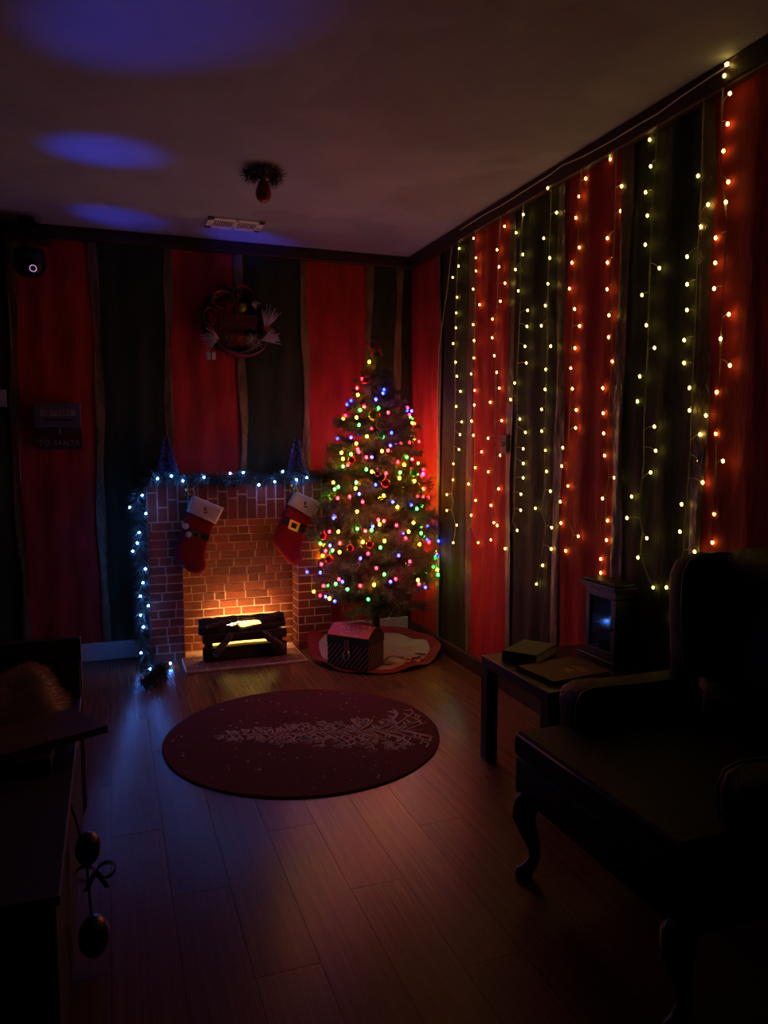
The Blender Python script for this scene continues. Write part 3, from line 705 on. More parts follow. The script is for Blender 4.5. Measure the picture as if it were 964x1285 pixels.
    # lamp socket
for k in range(105):   # the far side of the tree
    z = rg.uniform(0.45, 1.80); a = rg.uniform(-0.35, 2.45); r = tree_r(z) * rg.uniform(0.90, 1.04)
    x, y = min(XR - 0.03, TX + r * math.cos(a)), min(YB - 0.04, TY + r * math.sin(a))
    if x < FX1 + 0.03 and z < ZTOP + 0.04: y = min(y, YFR - 0.03)
    bulb('light_bulb', 'lamp_' + 'wrgb'[k % 4], tl, (x, y, z), 0.0102, 1.15)
wp = []
for k in range(420):
    f = k / 419; z = 0.42 + 1.5 * f; a = f * 2 * PI * 11; r = tree_r(z) * 0.86
    x, y = min(XR - .03, TX + r * math.cos(a)), min(YB - .04, TY + r * math.sin(a))
    if x < FX1 + 0.03 and z < ZTOP + 0.04: y = min(y, YFR - 0.03)
    wp.append((x, y, z + 0.012 * math.sin(k * 1.7)))
MB().tube(wp, 0.002, 4).build('light_wire', 'wire_green', tl)

def bauble(label, p, r, m, flat=1.0):
    o = empty('bauble', (p[0], p[1], p[2] - r), label, 'ornament')
    if 'red glass ball' in label: o['group'] = 'red glass balls on the tree'
    MB().ball(p, r, 3, (1, flat, 1)).build('glass_ball', m, o, True)
    MB().tube([(p[0], p[1], p[2] + r * 0.95), (p[0], p[1], p[2] + r * 1.25)], r * 0.25, 8).build('cap', 'silver', o)
    MB().tube([(p[0], p[1], p[2] + r * 1.25), (p[0] + 0.005, p[1] + 0.02, p[2] + r * 1.9)], 0.0012, 4).build('hook', 'silver', o)
bauble('olive gold ball hanging near the top of the tree', (1.643, 4.672, 1.677), 0.040, 'olive_ball')
for p, r, wh in (((1.679, 4.560, 1.237), 0.032, 'large red glass ball hanging at mid height of the tree'), ((1.333, 4.675, 0.74), 0.028, 'red glass ball on the tree side towards the gold-buckled stocking'),
                 ((1.555, 4.512, 0.849), 0.026, 'red glass ball low on the tree straight above the gift box'), ((1.319, 4.765, 0.882), 0.026, 'red glass ball on an outer branch beside the fireplace bricks'),
                 ((1.444, 4.575, 0.822), 0.024, 'small red glass ball low on the tree between two larger ones'), ((1.494, 4.690, 1.385), 0.026, 'red glass ball on the tree level with the end of the mantel garland'),
                 ((1.60, 4.72, 1.905), 0.024, 'red glass ball hanging just under the bow at the tree top'), ((1.62, 4.55, 1.30), 0.020, 'tiny red glass ball beside the large mid-height one on the tree')):
    bauble(wh, p, r, 'red_ball')
bauble('green glass ball hanging on the side of the tree towards the curtain lights', (1.886, 4.592, 1.301), 0.026, 'green_star')
so = empty('star_ornament', (1.665, 4.62, 1.52), 'green star ornament hanging on the tree below the olive gold ball', 'ornament')
b = MB(); pts = []
for k in range(10):
    r = 0.042 if k % 2 == 0 else 0.018; a = k * PI / 5 + 0.3
    pts.append((1.668 + r * math.sin(a), 1.55 + r * math.cos(a)))
b.pillow(pts, 4.625, 0.02, 0.3, 2).build('star', 'green_star', so)
MB().tube([(1.668, 4.62, 1.59), (1.668, 4.63, 1.63)], 0.0015, 4).build('hook', 'silver', so)
def bow(name, parent, c, s, m, seed=0, tails=True):
    x, y, z = c; rg = random.Random(seed); out = []
    for sd in (-1, 1):
        b = MB(); n = 14; ring = []
        for k in range(n):
            a = 2 * PI * k / n
            px, pz = sd * s * (0.5 - 0.5 * math.cos(a)), s * 0.42 * math.sin(a) + sd * 0 + 0.15 * s * (0.5 - 0.5 * math.cos(a))
            ring.append([b.bm.verts.new((x + px, y + w, z + pz)) for w in (-s * .2, s * .2)])
        for k in range(n):
            p, q = ring[k], ring[(k + 1) % n]; b.bm.faces.new((p[0], q[0], q[1], p[1]))
        b.build('loop', m, parent, True)
    if tails:
        for sd in (-1, 1):
            b = MB(); pr = None
            for k in range(6):
                u = k / 5; p = [b.bm.verts.new((x + sd * s * (0.1 + 0.45 * u) + w, y - 0.05 * s * math.sin(u * 5), z - s * 0.95 * u)) for w in (-s * .13, s * .13)]
                if pr: b.bm.faces.new((pr[0], pr[1], p[1], p[0]))
                pr = p
            b.build('tail', m, parent, True)
    MB().ball(c, s * 0.17, 2).build('knot', m, parent, True)
tp = empty('bow_topper', (TX, TY, 2.10), 'red satin ribbon bow tied to the top of the tree', 'bow')
bow('bow', tp, (TX - 0.01, TY - 0.05, 2.16), 0.075, 'red_satin', 4)
bw2 = empty('ribbon_bow', (1.68, 4.62, 1.56), 'small red ribbon bow on the tree beside the green star', 'bow')
bow('bow', bw2, (1.70, 4.635, 1.605), 0.06, 'red_satin', 5)

# skirt on the floor
sk = empty('tree_skirt', (TX, TY, 0), 'white tree skirt with a wide red border spread under the tree', 'tree skirt')
SCX, SCY, SR = 1.73, 4.93, 0.475
def skirt_z(r, a):
    f = r / SR
    z = 0.012 + 0.085 * math.exp(-(f / 0.33) ** 2) + 0.010 * f * math.sin(a * 9 + 1)
    back = max(0, math.sin(a - 0.15)); z += 0.10 * back * f ** 3 + 0.030 * max(0, math.cos(a + 0.1)) ** 4 * f ** 4 * 2.2
    z += 0.008 * f * math.sin(a * 5 + 2) + 0.05 * max(0, math.cos(a - 2.6)) ** 3 * f ** 4
    return max(z, 0.006)
def skirt_ring(f0, f1, nr, lift=0.0, th=0.006):
    V = []; Fc = []; n = 96
    for j in range(nr + 1):
        for i in range(n):
            a = 2 * PI * i / n; r = SR * (f0 + (f1 - f0) * j / nr) * (1 + 0.025 * math.sin(a * 3 + 1))
            V.append((min(SCX + r * math.cos(a), XR - 0.035), min(SCY + r * math.sin(a), YB - 0.04), skirt_z(r, a) + lift))
    for j in range(nr):
        for i in range(n):
            Fc.append((j * n + i, j * n + (i + 1) % n, (j + 1) * n + (i + 1) % n, (j + 1) * n + i))
    return V, Fc
for nm, f0, f1, nr, m in (('white_cloth', 0.07, 0.84, 16, 'skirt_white'), ('red_border', 0.83, 1.0, 5, 'skirt_red')):
    V, Fc = skirt_ring(f0, f1, nr, 0.003 if 'red' in nm else 0)
    me = mesh_from(nm, V, Fc, wpos(sk))
    for p in me.polygons: p.use_smooth = True
    o = link(nm, me, m, sk)
def applique(nm, pts, m, h):
    b = MB(); b.poly([(x, y, skirt_z(math.hypot(x - SCX, y - SCY), math.atan2(y - SCY, x - SCX)) + h) for x, y in pts]); return b.build(nm, m, sk)
def blob(cx, cy, rx, ry, rot, n=12, wob=0.12, seed=1):
    rg = random.Random(seed)
    return [(cx + rx * k * math.cos(a) * math.cos(rot) - ry * k * math.sin(a) * math.sin(rot), cy + rx * k * math.cos(a) * math.sin(rot) + ry * k * math.sin(a) * math.cos(rot))
            for a, k in ((2 * PI * i / n, 1 + rg.uniform(-wob, wob)) for i in range(n))]
applique('stitched_deer', blob(1.80, 4.66, 0.11, 0.07, 0.4, 14, .15, 2), 'patch_tan', 0.006)
for k, (cx, cy, r) in enumerate(((1.93, 4.68, .05), (1.90, 4.60, .06), (2.0, 4.72, .04), (1.84, 4.55, .04), (1.97, 4.62, .03), (1.40, 4.75, .03))):
    applique('stitched_leaf', blob(cx, cy, r, r * .45, k * 1.1, 10, .3, k), 'felt_red', 0.006)
for k in range(3):
    applique('stitched_antler', blob(1.88 + .03 * k, 4.70 + .01 * k, .045, .010, 0.9 + k * .5, 8, .1, k), 'felt_white', 0.008)

# treasure-chest gift box in front of the trunk
gz = 0.022
gb = empty('gift_box', (1.52, 4.62, gz), 'chest-shaped gift box with diagonal stripes and domed pink lid before the tree trunk', 'gift box')
GA = math.atan2(4.49 - 4.73, 1.53 - 1.3165); GL, GW, GH = 0.31, 0.21, 0.155
GO = Vector((1.535, 4.495, gz))
ux = Vector((-math.cos(GA), -math.sin(GA), 0)); uy = Vector((-ux.y, ux.x, 0)) * -1
def gp(u, v, w): return GO + ux * u + uy * v + Vector((0, 0, w))
def gbox(a, b_, m, nm, par=gb):
    b = MB(); c = [gp(x, y, z) for x in (a[0], b_[0]) for y in (a[1], b_[1]) for z in (a[2], b_[2])]
    vs = [b.bm.verts.new(p) for p in c]
    for f in ((0, 1, 3, 2), (4, 6, 7, 5), (0, 4, 5, 1), (2, 3, 7, 6), (0, 2, 6, 4), (1, 5, 7, 3)): b.bm.faces.new([vs[i] for i in f])
    return b.build(nm, m, par)
gbox((0, 0, 0), (GL, GW, GH), 'box_stripe', 'striped_body')
gbox((-.003, -.003, GH), (GL + .003, GW + .003, GH + 0.055), 'box_green', 'lid_band')
b = MB(); rows = []
for k in range(11):
    t_ = k / 10; v = -0.003 + (GW + 0.006) * t_; h = GH + 0.055 + 0.055 * math.sin(t_ * PI)
    rows.append([b.bm.verts.new(gp(u, v, h)) for u in (-.003, GL + .003)])
for p, q in zip(rows, rows[1:]): b.bm.faces.new((p[0], p[1], q[1], q[0]))
lid = b.build('lid_top', 'box_pink', gb, True)
for u in (-.003, GL + .003):
    b = MB(); b.poly([gp(u, -.003 + (GW + .006) * k / 10, GH + .054 + .055 * math.sin(k / 10 * PI)) for k in range(11)]); b.build('lid_end', 'box_green', gb)
rg = random.Random(6); b = MB()
for k in range(34):
    u, t_ = rg.uniform(.02, GL - .02), rg.uniform(.06, .94)
    b.ball(gp(u, -.003 + (GW + .006) * t_, GH + .055 + .055 * math.sin(t_ * PI)), rg.uniform(.006, .012), 1, (1, 1, .3))
b.build('lid_dots', 'box_dot', lid)
gbox((GL * .44, -.012, GH - .05), (GL * .56, -.002, GH + .03), 'latch', 'latch_plate')
b = MB(); b.tube([gp(GL * .45, -.012, GH - .04), gp(GL * .42, -.022, GH - .085), gp(GL * .5, -.026, GH - .10), gp(GL * .58, -.022, GH - .085), gp(GL * .55, -.012, GH - .04)], .006, 6); b.build('latch_ring', 'latch', gb, True)

# white supply cord behind the tree
o = MB().tube([(2.13, 5.41, 0.36), (2.11, 5.405, 0.32), (2.065, 5.40, 0.215), (2.00, 5.39, 0.12), (1.95, 5.34, 0.06), (1.93, 5.25, 0.05)], 0.004, 6).build('power_cord', 'wire_white', None, True)
tag(o, 'thin white power cord running down the wall behind the tree trunk', 'cord')

# ---------------------------------------------------------------- round rug
RX, RY, RR = 0.895, 3.655, 0.70
rug = empty('round_rug', (RX, RY, 0), 'round dark red rug printed with a pale scrollwork tree, lying on the floor', 'rug')
MB().lathe([(RR - 0.004, 0.0), (RR, 0.003), (RR, 0.006), (RR - 0.006, 0.009)], (RX, RY, 0), 96).build('rug_body', 'rug', rug)
rp = random.Random(21); b = MB(); zz = 0.0096
U = Vector((0.962, -0.272, 0)); W = Vector((0.272, 0.962, 0))      # u runs from the tree's tip to its foot
def rq(u, w): return Vector((RX, RY, zz)) + U * u + W * w
def stroke(b, pts, w0):
    prev = None
    cut = [i for i, p in enumerate(pts) if math.hypot(p.x - RX, p.y - RY) > RR * 0.955]
    if cut: pts = pts[:cut[0]]
    if len(pts) < 2: return
    for i, p in enumerate(pts):
        d = (pts[min(i + 1, len(pts) - 1)] - pts[max(i - 1, 0)]); d = d.normalized() if d.length else U
        n_ = Vector((-d.y, d.x, 0)) * w0 * (0.25 + 0.75 * math.sin(PI * (0.12 + 0.8 * i / (len(pts) - 1))))
        q = [b.bm.verts.new(p - n_), b.bm.verts.new(p + n_)]
        if prev: b.bm.faces.new((prev[0], prev[1], q[1], q[0]))
        prev = q
def tw(u): return 0.04 + 0.40 * (u + 0.46) / 1.05
stroke(b, [rq(-0.46 + 1.08 * k / 12, 0.006 * math.sin(k)) for k in range(13)], 0.004)
for k in range(66):
    u = -0.42 + 0.96 * (k / 66) ** 0.85; sd = 1 if k % 2 else -1; w = tw(u) * rp.uniform(0.55, 1.0)
    curl = rp.uniform(1.2, 3.6); L_ = w * 1.1; pts = []; pu, pw, an = u, 0.0, (PI * 0.22 + rp.uniform(-.2, .3))
    for j in range(14):
        pts.append(rq(pu, sd * pw)); pu += math.cos(an) * L_ / 13; pw += math.sin(an) * L_ / 13; an += curl * (j / 13) ** 2 / 4 * rp.choice([1, 1, -0.4])
    stroke(b, pts, rp.uniform(.0030, .0060))
    if k % 2 == 0:     # closed spiral at the end
        c0 = pts[-1]; sp = []
        for j in range(16):
            a = an + j * 0.45; r = 0.028 * (1 - j / 18); sp.append(c0 + U * r * math.cos(a) * 1.2 + W * sd * r * math.sin(a))
        stroke(b, sp, .0022)
    for j in (4, 8, 11):
        p = pts[j]; d = (pts[min(j + 1, 13)] - p).normalized(); n_ = Vector((-d.y, d.x, 0)) * sd
        stroke(b, [p + (d * 0.5 + n_) * (0.045 * m_ / 4) for m_ in range(5)], .0055)
b.build('scroll_tree_print', 'rug_print', rug)
b = MB()
for k in range(150):
    r = RR * 0.96 * math.sqrt(rp.random()); a = rp.uniform(0, 2 * PI); s = rp.choice([.003, .004, .004, .007])
    c = Vector((RX + r * math.cos(a), RY + r * math.sin(a), zz))
    b.poly([c + Vector((s * math.cos(q * PI / 3), s * math.sin(q * PI / 3), 0)) for q in range(6)])
o = b.build('snow_dot_print', 'rug_print', rug); o['kind'] = 'stuff'

# ---------------------------------------------------------------- curtain lights on the right-hand wall
cu = empty('curtain_lights', (XR - 0.06, 4.0, 1.5), 'warm white curtain lights hanging in ten strands over the striped right-hand wall', 'lights')
HW = [(XR - 0.06, y, z) for y, z in HEADER_WIRE]
MB().tube(HW, 0.0028, 5).build('header_wire', 'wire_clear', cu)
MB().tube([(XR - 0.03, y, z) for y, z in LEAD_WIRE], 0.0022, 5).build('lead_wire', 'wire_clear', cu)
def smooth_path(pts, step):
    out = []
    for i in range(len(pts) - 1):
        p0, p1, p2, p3 = (pts[max(0, i - 1)], pts[i], pts[i + 1], pts[min(len(pts) - 1, i + 2)])
        n = max(2, int((Vector(p2) - Vector(p1)).length / step))
        for k in range(n):
            t_ = k / n
            out.append(tuple(0.5 * ((2 * b_) + (c_ - a_) * t_ + (2 * a_ - 5 * b_ + 4 * c_ - d_) * t_ ** 2 + (-a_ + 3 * b_ - 3 * c_ + d_) * t_ ** 3) for a_, b_, c_, d_ in zip(p0, p1, p2, p3)))
    return out + [tuple(pts[-1])]
rs = random.Random(31)
for wire, lamps in STRANDS:
    b = MB(); path = smooth_path([(XR - 0.045, y, z) for y, z in wire], 0.05)
    # two wires twisted round each other
    pa = []; pb = []
    for i, p in enumerate(path):
        a = i * 1.1; pa.append((p[0] + .0025 * math.cos(a), p[1] + .0025 * math.sin(a), p[2])); pb.append((p[0] - .0025 * math.cos(a), p[1] - .0025 * math.sin(a), p[2]))
    b.tube(pa, .0011, 4); b.tube(pb, .0011, 4)
    for y, z, d in lamps:
        near = min(path, key=lambda p: (p[1] - y) ** 2 + (p[2] - z) ** 2 * 1.6)
        e = Vector((XR - d, y, z)); s = Vector(near)
        b.tube([s, s.lerp(e, 0.5) + Vector((0, 0, 0.006)), e], [.0011, .0013, .0024], 4)
    so_ = b.build('strand', 'wire_clear', cu)
    for y, z, d in lamps:
        bulb('light_bulb', 'curtain_lamp', so_, (XR - d, y, z), 0.0064, 1.3)
# loose end hooked on the cornice
bulb('light_bulb', 'curtain_lamp', cu, (XR - 0.062, 2.262, 2.872), 0.0085)

# ---------------------------------------------------------------- side table, books, lantern
TB = (1.625, 2.52, 2.185, 3.10); TH = 0.5
tb = empty('side_table', (1.9, 2.8, 0), 'low square black side table between armchair and striped wall', 'table')
MB().box((TB[0], TB[1], TH - 0.05), (TB[2], TB[3], TH), 0.003).build('table_top', 'table_black', tb)
for x in (TB[0], TB[2] - 0.06):
    for y in (TB[1], TB[3] - 0.06):
        MB().box((x + .001, y + .001, 0), (x + 0.06, y + 0.06, TH - 0.0495), 0.002).build('leg', 'table_black', tb)
def book(label, corners, z, h, cover, open_side):
    c = sum((Vector((x, y, z)) for x, y in corners), Vector()) / 4
    o = empty('book', c, label, 'book')
    def slab(k, z0, z1, nm, m):
        b = MB(); pts = [c + (Vector((x, y, z)) - c) * k for x, y in corners]
        lo = [b.bm.verts.new((p.x, p.y, z0)) for p in pts]; hi = [b.bm.verts.new((p.x, p.y, z1)) for p in pts]
        b.bm.faces.new(lo[::-1]); b.bm.faces.new(hi)
        for i in range(4): b.bm.faces.new((lo[i], lo[(i + 1) % 4], hi[(i + 1) % 4], hi[i]))
        return b.build(nm, m, o)
    slab(0.965, z + .003, z + h - .003, 'pages', 'paper')
    slab(1.0, z, z + .004, 'back_cover', cover); slab(1.0, z + h - .004, z + h, 'front_cover', cover)
    # spine along the first edge
    p, q = [Vector((x, y, z)) for x, y in corners[:2]]
    b = MB(); n_ = (Vector((c.x, c.y, z)) - (p + q) / 2).normalized() * 0.005
    vs = [b.bm.verts.new(v + Vector((0, 0, w))) for w in (0.0, h) for v in (p, q, q + n_, p + n_)]
    for f in ((0, 1, 2, 3), (7, 6, 5, 4), (0, 4, 5, 1), (1, 5, 6, 2), (2, 6, 7, 3), (3, 7, 4, 0)): b.bm.faces.new([vs[i] for i in f])
    b.build('spine', cover, o)
    return o, c
k1 = (1.5 - 0.5) / (1.5 - 0.45)
book('thick green hardback book with cream pages lying on the side table', [(1.675, 2.99), (1.776, 2.861), (1.973, 2.999), (1.872, 3.128)], TH, 0.045, 'book_green', 1)
bo, c = book('flat brown album with a gilt stamp lying beside the green book', [(1.66, 2.835), (1.69, 2.59), (2.004, 2.628), (1.974, 2.873)], TH, 0.018, 'book_brown', 1)
b = MB()
for k in range(5): b.ball((1.84 + .014 * math.cos(k * 1.3), 2.70 + .02 * math.sin(k * 2.1), TH + 0.0185), 0.014, 1, (.5, 1.4, .06))
b.build('gilt_stamp', 'gilt', bo)
b = MB()
for k in range(3): b.box((1.885 + .014 * k, 2.655, TH + .018), (1.892 + .014 * k, 2.75 - .015 * k, TH + .0188))
b.build('gilt_lines', 'gilt', bo)

ln = empty('fireplace_lantern', (2.125, 2.82, TH), 'black house-shaped lantern with a glass front and moulded cornice on the side table', 'lantern')
LX0, LX1, LY0, LY1 = 2.08, 2.180, 2.705, 2.925
MB().box((LX0 - .025, LY0 - .03, TH), (LX1, LY1 + .03, TH + .028), .004).build('plinth', 'lantern', ln)
b = MB()
b.box((LX0, LY0, TH + .028), (LX1, LY1, TH + .06), .002).box((LX0, LY0, TH + .30), (LX1, LY1, TH + .335), .002)
b.box((LX0, LY0, TH + .05), (LX0 + .02, LY0 + .035, TH + .31), .002).box((LX0, LY1 - .03, TH + .05), (LX0 + .02, LY1, TH + .31), .002)
b.box((LX0 + .018, LY0, TH + .05), (LX1, LY0 + .012, TH + .31)).box((LX0 + .018, LY1 - .012, TH + .05), (LX1, LY1, TH + .31)).box((LX1 - .012, LY0, TH + .05), (LX1, LY1, TH + .31))
b.build('case', 'lantern', ln)
MB().box((LX0 + .008, LY0 + .03, TH + .055), (LX0 + .012, LY1 - .026, TH + .305)).build('glass_pane', 'lantern_glass', ln)
MB().box((LX0 - .012, LY0 - .012, TH + .335), (LX1, LY1 + .012, TH + .35), .003).box((LX0 - .028, LY0 - .028, TH + .35), (LX1, LY1 + .028, TH + .365), .004).box((LX0 - .01, LY0 - .01, TH + .365), (LX1, LY1 + .01, TH + .378), .003).build('cornice', 'lantern', ln)
MB().ball((LX0 - .006, LY0 + .018, TH + .17), .007, 2).build('door_knob', 'lantern', ln, True)

# ---------------------------------------------------------------- wing armchair
ch = empty('wing_armchair', (1.68, 1.78, 0), 'dark brown leather wing armchair with cabriole legs beside the side table', 'armchair')
CY0, CY1 = 1.34, 2.22
def soft(lo, hi, r, name, m='leather', seg=4, crown=0.0):
    b = MB().box(lo, hi, r, seg)
    cx, cy = (lo[0] + hi[0]) / 2, (lo[1] + hi[1]) / 2
    for v in b.bm.verts:
        if v.co.z > (lo[2] + hi[2]) / 2:
            u = 1 - ((v.co.x - cx) / (hi[0] - lo[0]) * 2) ** 2; w = 1 - ((v.co.y - cy) / (hi[1] - lo[1]) * 2) ** 2
            v.co.z += crown * max(0, u) * max(0, w)
    return b.build(name, m, ch, True)
soft((1.255, CY0 + .02, 0.285), (2.12, CY1 - .02, 0.43), 0.02, 'seat_rail')
def outline_solid(name, pts, y0, y1, m='leather', r=0.0, par=None):
    """pts in x, z, extruded between y0 and y1 with a rounded rim"""
    b = MB(); n = len(pts)
    cx = sum(p[0] for p in pts) / n; cz = sum(p[1] for p in pts) / n
    rings = []
    for y, k in ((y0, r), (y0 + r * .3, r * .3), (y0 + r, 0), (y1 - r, 0), (y1 - r * .3, r * .3), (y1, r)):
        ring = []
        for x, z in pts:
            d = Vector((cx - x, cz - z)); L_ = max(d.length, 1e-6); d = d / L_
            ring.append(b.bm.verts.new((x + d.x * min(k, L_ * .5), y, z + d.y * min(k, L_ * .5))))
        rings.append(ring)
    for p, q in zip(rings, rings[1:]):
        for i in range(n): b.bm.faces.new((p[i], p[(i + 1) % n], q[(i + 1) % n], q[i]))
    b.bm.faces.new(rings[0][::-1]); b.bm.faces.new(rings[-1])
    return b.build(name, m, par or ch, True)
# T-shaped seat cushion
tc = [(1.245, CY0 + .05), (1.245, CY1 - .04), (1.44, CY1 - .04), (1.44, CY1 - .12), (2.0, CY1 - .12), (2.0, CY0 + .13), (1.44, CY0 + .13), (1.44, CY0 + .05)]
b = MB(); n = len(tc); rings = []
ccx = sum(p[0] for p in tc) / n; ccy = sum(p[1] for p in tc) / n
for z, k in ((0.43, .02), (0.44, .004), (0.47, 0), (0.505, .006), (0.52, .03)):
    rings.append([b.bm.verts.new((x + (ccx - x) * k * 1.6, y + (ccy - y) * k * 1.2, z)) for x, y in tc])
for p, q in zip(rings, rings[1:]):
    for i in range(n): b.bm.faces.new((p[i], p[(i + 1) % n], q[(i + 1) % n], q[i]))
b.bm.faces.new(rings[0][::-1]); b.bm.faces.new(rings[-1])
b.build('seat_cushion', 'leather', ch)
def pipe(pts, r=0.0045, nm='piping'): return MB().tube(pts, r, 6).build(nm, 'piping', ch, True)
pipe([(x + (ccx - x) * .01, y + (ccy - y) * .01, .508) for x, y in tc[:2]])
for side in (0, 1):
    ya, yb = (CY1 - .13, CY1) if side else (CY0, CY0 + .13)
    arm = [(1.455, .43), (1.44, .55), (1.435, .61), (1.45, .645), (1.50, .662), (1.70, .655), (1.93, .652), (1.98, .60), (1.98, .43)]
    outline_solid('arm', arm, ya, yb, 'leather', .022)
    yi = ya + .012 if side else yb - .012
    yo = ya + .006 if side else yb - .006
    pipe([(1.452, yo, .44), (1.436, yo, .55), (1.433, yo, .615), (1.452, yo, .650), (1.50, yo, .664), (1.70, yo, .657), (1.90, yo, .654)])
    wing = [(1.90, .64), (1.895, .72), (1.885, .84), (1.878, .96), (1.88, 1.03), (1.905, 1.075), (1.95, 1.092), (2.03, 1.098), (2.12, 1.09), (2.15, 1.0), (2.13, .64)]
    w0, w1 = (CY1 - .115, CY1 - .03) if side else (CY0 + .03, CY0 + .115)
    outline_solid('wing', wing, w0, w1, 'leather', .02)
    wy = w0 + .004 if side else w1 - .004
    pipe([(1.898, wy, .655), (1.892, wy, .72), (1.882, wy, .84), (1.875, wy, .96), (1.878, wy, 1.033), (1.903, wy, 1.079), (1.95, wy, 1.096), (2.03, wy, 1.102), (2.10, wy, 1.095)])
# back: gently bowed, higher in the middle
b = MB(); nu, nv = 14, 12; F_ = []; Bk = []
for j in range(nv + 1):
    v = j / nv; fr = []; bk = []
    for i in range(nu + 1):
        u = i / nu; y = CY0 + .075 + (CY1 - CY0 - .15) * u; s = math.sin(PI * u)
        top = 1.085 + 0.065 * s ** 0.6; z = .43 + (top - .43) * v
        rim = 0.05 * max(0, (v - .9) / .1) ** 2
        fr.append(b.bm.verts.new((1.985 + .06 * v - .035 * s * math.sin(PI * min(1, v * .9 + .1)) + rim, y, z)))
        bk.append(b.bm.verts.new((2.11 + .05 * v - rim * .6, y, z)))
    F_.append(fr); Bk.append(bk)
for j in range(nv):
    for i in range(nu):
        b.bm.faces.new((F_[j][i], F_[j][i + 1], F_[j + 1][i + 1], F_[j + 1][i])); b.bm.faces.new((Bk[j][i], Bk[j + 1][i], Bk[j + 1][i + 1], Bk[j][i + 1]))
    b.bm.faces.new((F_[j][0], F_[j + 1][0], Bk[j + 1][0], Bk[j][0])); b.bm.faces.new((F_[j][nu], Bk[j][nu], Bk[j + 1][nu], F_[j + 1][nu]))
for i in range(nu):
    b.bm.faces.new((F_[nv][i], F_[nv][i + 1], Bk[nv][i + 1], Bk[nv][i])); b.bm.faces.new((F_[0][i], Bk[0][i], Bk[0][i + 1], F_[0][i + 1]))
b.build('backrest', 'leather', ch, True)
for y, sd in ((CY1 - .085, 1), (CY0 + .085, -1)):
    # cabriole front leg: knee out to the front, ankle in, pad foot
    pts = [(1.30, y, .30), (1.275, y + .012 * sd, .265), (1.268, y + .018 * sd, .225), (1.285, y + .012 * sd, .17), (1.305, y + .004 * sd, .11), (1.306, y + .004 * sd, .065), (1.288, y + .010 * sd, .035), (1.272, y + .016 * sd, .018), (1.268, y + .018 * sd, .002)]
    MB().tube(pts, [.045, .046, .042, .032, .022, .019, .024, .033, .028], 12).build('leg', 'leg_wood', ch, True)
    MB().tube([(2.08, y, .29), (2.10, y, .15), (2.13, y, .002)], [.028, .024, .018], 8).build('leg', 'leg_wood', ch, True)

ch.location.x += 0.03
# ---------------------------------------------------------------- bench with a fur throw
be = empty('wooden_bench', (-0.55, 2.5, 0), 'dark wooden bench with tall end panel, a fur throw lying on it', 'bench')
MB().box((-1.0, 1.75, 0.0), (-0.145, 3.20, 0.46), .006).build('bench_body', 'bench_black', be)
MB().box((-1.0, 3.20, 0.0), (-0.132, 3.245, 0.715), .004).build('end_panel', 'bench_wood', be)
MB().box((-1.0, 3.175, 0.60), (-0.136, 3.20, 0.625), .003).build('panel_rail', 'bench_wood', be)
MB().box((-0.172, 3.165, 0.0), (-0.138, 3.1995, 0.60), .004).build('corner_post', 'bench_wood', be)
MB().box((-1.0, 1.75, 0.46), (-0.135, 3.165, 0.485), .004).build('seat_board', 'bench_wood', be)
bd = [(-0.034, 2.61), (-0.155, 2.83), (-0.90, 2.465), (-0.78, 2.245)]
b = MB(); lo = [b.bm.verts.new((x, y, .53)) for x, y in bd]; hi = [b.bm.verts.new((x, y, .555)) for x, y in bd]
b.bm.faces.new(lo[::-1]); b.bm.faces.new(hi)
for i in range(len(bd)): b.bm.faces.new((lo[i], lo[(i + 1) % len(bd)], hi[(i + 1) % len(bd)], hi[i]))
sl = b.build('plank_slab', 'board_wood', None)
sl.name = 'wooden_slab'; tag(sl, 'loose waney-edged wooden slab lying on blocks across the dark bench', 'board')
bk_ = MB().box((-0.5, 2.45, .485), (-0.2, 2.62, .53), .004).build('support_block', 'bench_black', None)
tag(bk_, 'dark wooden block under the loose wooden slab on the bench', 'block')
# fur throw
fu = empty('fur_throw', (-0.5, 3.0, 0.485), 'shaggy beige fur throw bunched up on the dark wooden bench', 'throw')
rg = random.Random(15); V = []; Fc = []; nx, ny = 30, 14
def fz(u, v):
    return 0.489 + 0.175 * (math.sin(PI * min(1, max(0, v))) ** 0.5) * (0.70 + 0.22 * math.sin(u * 9 + 1) + 0.14 * math.sin(u * 21 + v * 4)) * min(1, (1 - u) * 12 + .05) * min(1, u * 8 + .2)
def fp_(u, v): return Vector((-0.98 + 0.80 * u, 2.875 + 0.285 * v, fz(u, v)))
for j in range(ny + 1):
    for i in range(nx + 1): V.append(fp_(i / nx, j / ny))
for j in range(ny):
    for i in range(nx):
        k = j * (nx + 1) + i; Fc.append((k, k + 1, k + nx + 2, k + nx + 1))
me = mesh_from('hide', V, Fc, wpos(fu))
for p in me.polygons: p.use_smooth = True
link('hide', me, 'fur', fu)
V = []; Fc = []
for _ in range(9000):
    u, v = rg.random(), rg.random(); p = fp_(u, v); e = 0.01
    n_ = (fp_(min(1, u + e), v) - p).cross(fp_(u, min(1, v + e)) - p)
    n_ = n_.normalized() if n_.length > 1e-9 else Vector((0, 0, 1))
    if n_.z < 0: n_ = -n_
    d = (n_ + Vector((rg.gauss(.25, .35), rg.gauss(-.2, .25), rg.gauss(-.1, .2)))).normalized()
    s = d.cross(Vector((rg.gauss(0, 1), rg.gauss(0, 1), rg.gauss(0, 1)))).normalized() * .0012
    q = p + d * rg.uniform(.018, .036)
    if q.y > 3.172: q.y = 3.172
    if q.z < .487: q.z = .487
    k = len(V); V += [p - s, p + s, q]; Fc.append((k, k + 1, k + 2))
o = link('fur_pile', mesh_from('fur_pile', V, Fc, wpos(fu)), 'fur', fu); o['kind'] = 'stuff'
